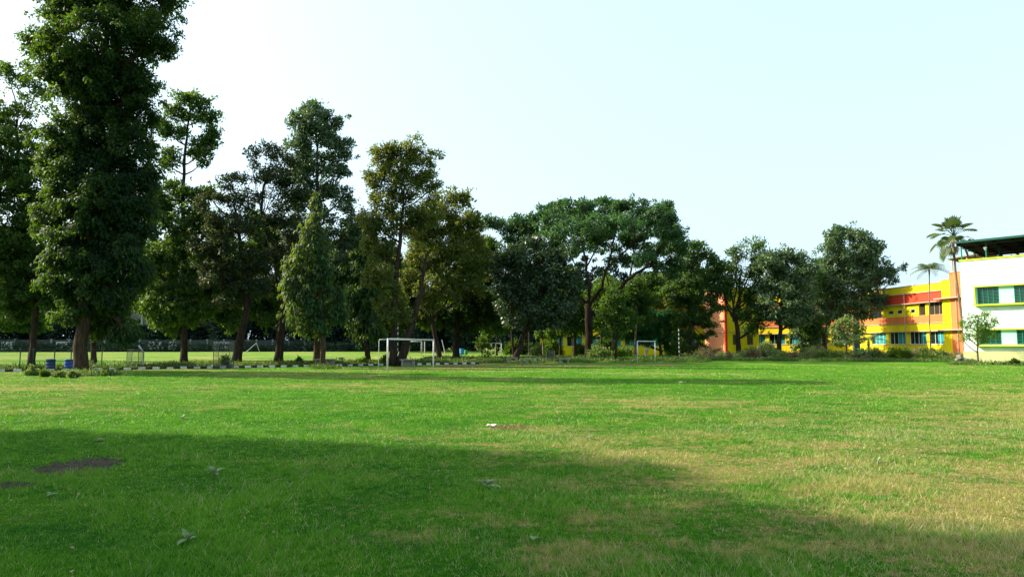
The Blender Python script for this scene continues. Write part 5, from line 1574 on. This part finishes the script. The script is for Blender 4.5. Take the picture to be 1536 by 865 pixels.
# rubble heap at the palm foot
rr_ = random.Random(31)
g = G(1440, 543.5)
for i in range(13):
    s = rr_.uniform(.13, .36)
    bpy_v = []
    mb = MB(); nr_ = np.random.default_rng(900 + i)
    import itertools
    vs = [Vector((a, b, c)).normalized() * s * (1 + nr_.normal(0, .16)) for a, b, c in itertools.product((-1, 0, 1), repeat=3) if (a, b, c) != (0, 0, 0)]
    import bmesh
    bm = bmesh.new()
    for v in vs: bm.verts.new((v.x, v.y * .8, v.z * .7))
    bmesh.ops.convex_hull(bm, input=bm.verts)
    me = bpy.data.meshes.new('rubble_stone'); bm.to_mesh(me); bm.free()
    o = link('rubble_stone', me, M['stone'] if i % 4 else M['paper'])
    a = rr_.uniform(0, 6.28); q = rr_.uniform(0, .75)
    o.location = (g[0] + q * math.cos(a) * 1.1, g[1] + q * math.sin(a) * .6, s * .45 + max(0, .35 - q * .5) * (i % 2)); o.rotation_euler = (rr_.uniform(-.4, .4), rr_.uniform(-.4, .4), a)
    tag(o, 'pale broken stone in the small rubble heap at the foot of the fan palm', 'stone', 'rubble heap')

# broad leaved weeds on the lawn
def weed(label, px, py, R, nl, seed, up=.5, w=.42):
    g = G(px, py); rg = random.Random(seed); V = []; Fc = []; T = []
    for i in range(nl):
        az = i * 2.4 + rg.uniform(-.4, .4); el = rg.uniform(.15, up * 1.3)
        L_ = R * rg.uniform(.65, 1.1); wd = L_ * w
        d = Vector((math.cos(az), math.sin(az), 0)); sd = Vector((-math.sin(az), math.cos(az), 0)); tb = rg.uniform(.2, .9)
        n = 6; b = len(V)
        for s in range(n + 1):
            u = s / n
            c = d * (L_ * u * math.cos(el)) + Vector((0, 0, .02 + L_ * (u * math.sin(el) - .25 * u * u)))
            ww = wd * .5 * (math.sin(math.pi * min(1, u * .93 + .07)) ** .7)
            V += [c - sd * ww + Vector((0, 0, ww * .35)), c, c + sd * ww + Vector((0, 0, ww * .35))]; T += [tb, tb + .2, tb]
            if s < n:
                q = b + s * 3; Fc += [(q, q + 1, q + 4, q + 3), (q + 1, q + 2, q + 5, q + 4)]
    o = link('weed', np_mesh('weed', [tuple(v) for v in V], Fc, 4, {'tint': T}, smooth=True), M['weed'])
    o.location = (g[0], g[1], 0); tag(o, label, 'weed', 'pale broad leaved weeds on the lawn'); return o
weed('pale broad leaved weed nearest the bottom edge, with one long leaf raised right', 282, 812, .13, 6, 1, .9)
weed('pale broad leaved weed on the shaded lawn to the right of the dug soil', 322, 711, .17, 6, 2, .8)
weed('spreading pale weed in the middle of the shaded lawn', 729, 727, .15, 9, 3, .5)
weed('second rosette touching the spreading middle weed', 741, 732, .11, 6, 4, .3)
weed('upright green weed on the dry sunlit patch at right', 1317, 697, .13, 7, 5, 1.3, .3)
weed('tiny pale weed near the bottom, right of centre', 800, 812, .08, 4, 6, .4)
weed('small dark weed at the upper left of the lawn', 273, 628, .17, 5, 7, 1.0)
weed('small weed beyond the dry leaf heap to its right', 886, 659, .13, 5, 8, 1.0)
weed('small weed in the shade near the left edge', 148, 662, .14, 5, 9, .5)
weed('lone small weed left of the dug soil patches', 76, 744, .09, 4, 10, .4)
weed('small weed on the far bright lawn before the hedge', 1020, 577, .22, 5, 11, 1.0)

# heap of dead leaves with a scrap of paper
g = G(768, 642); rng = np.random.default_rng(71); n = 420
P = np.stack([g[0] + rng.normal(0, .22, n), g[1] + rng.normal(0, .14, n), np.abs(rng.normal(.015, .025, n))], -1)
V, T = leaves_np(rng, P, rng.normal(0, 1, (n, 3)) * np.array([1, 1, .3]), rng.uniform(.03, .07, n), rng.uniform(.015, .035, n), rng.uniform(0, 1, n))
tag(link('leaf_litter', np_mesh('leaf_litter', V, np.arange(len(V)).reshape(-1, 4), 4, {'tint': T}), M['straw']), 'small scatter of brown dead leaves in the middle of the lawn', 'leaves', kind='stuff')
g = G(738, 640.5); rng = np.random.default_rng(72)
V, Fq = grid_sheet(-.09, .09, -.06, .06, 7, 6, lambda X, Y: .05 + X * 0)
V[:, 2] += rng.normal(0, .018, len(V)); V[:, :2] += rng.normal(0, .012, (len(V), 2))
o = link('paper_scrap', np_mesh('paper_scrap', V, Fq, 4), M['paper']); o.location = (g[0], g[1], 0)
sol = o.modifiers.new('thickness', 'SOLIDIFY'); sol.thickness = .004
tag(o, 'crumpled whitish scrap lying at the left end of the dead leaves', 'litter')
# fallen leaves and bits over the lawn
rng = np.random.default_rng(73); n = 420
y = 4.2 + rng.random(n) ** 1.5 * 30; x = rng.uniform(-.8, .8, n) * y
P = np.stack([x, y, rng.uniform(.02, .05, n)], -1)
V, T = leaves_np(rng, P, rng.normal(0, 1, (n, 3)) * np.array([1, 1, .4]), rng.uniform(.02, .06, n), rng.uniform(.012, .035, n), rng.uniform(0, 1, n))
tag(link('fallen_leaves', np_mesh('fallen_leaves', V, np.arange(len(V)).reshape(-1, 4), 4, {'tint': T}), M['straw']), 'scattered fallen leaves and dry bits over the lawn', 'leaves', kind='stuff')
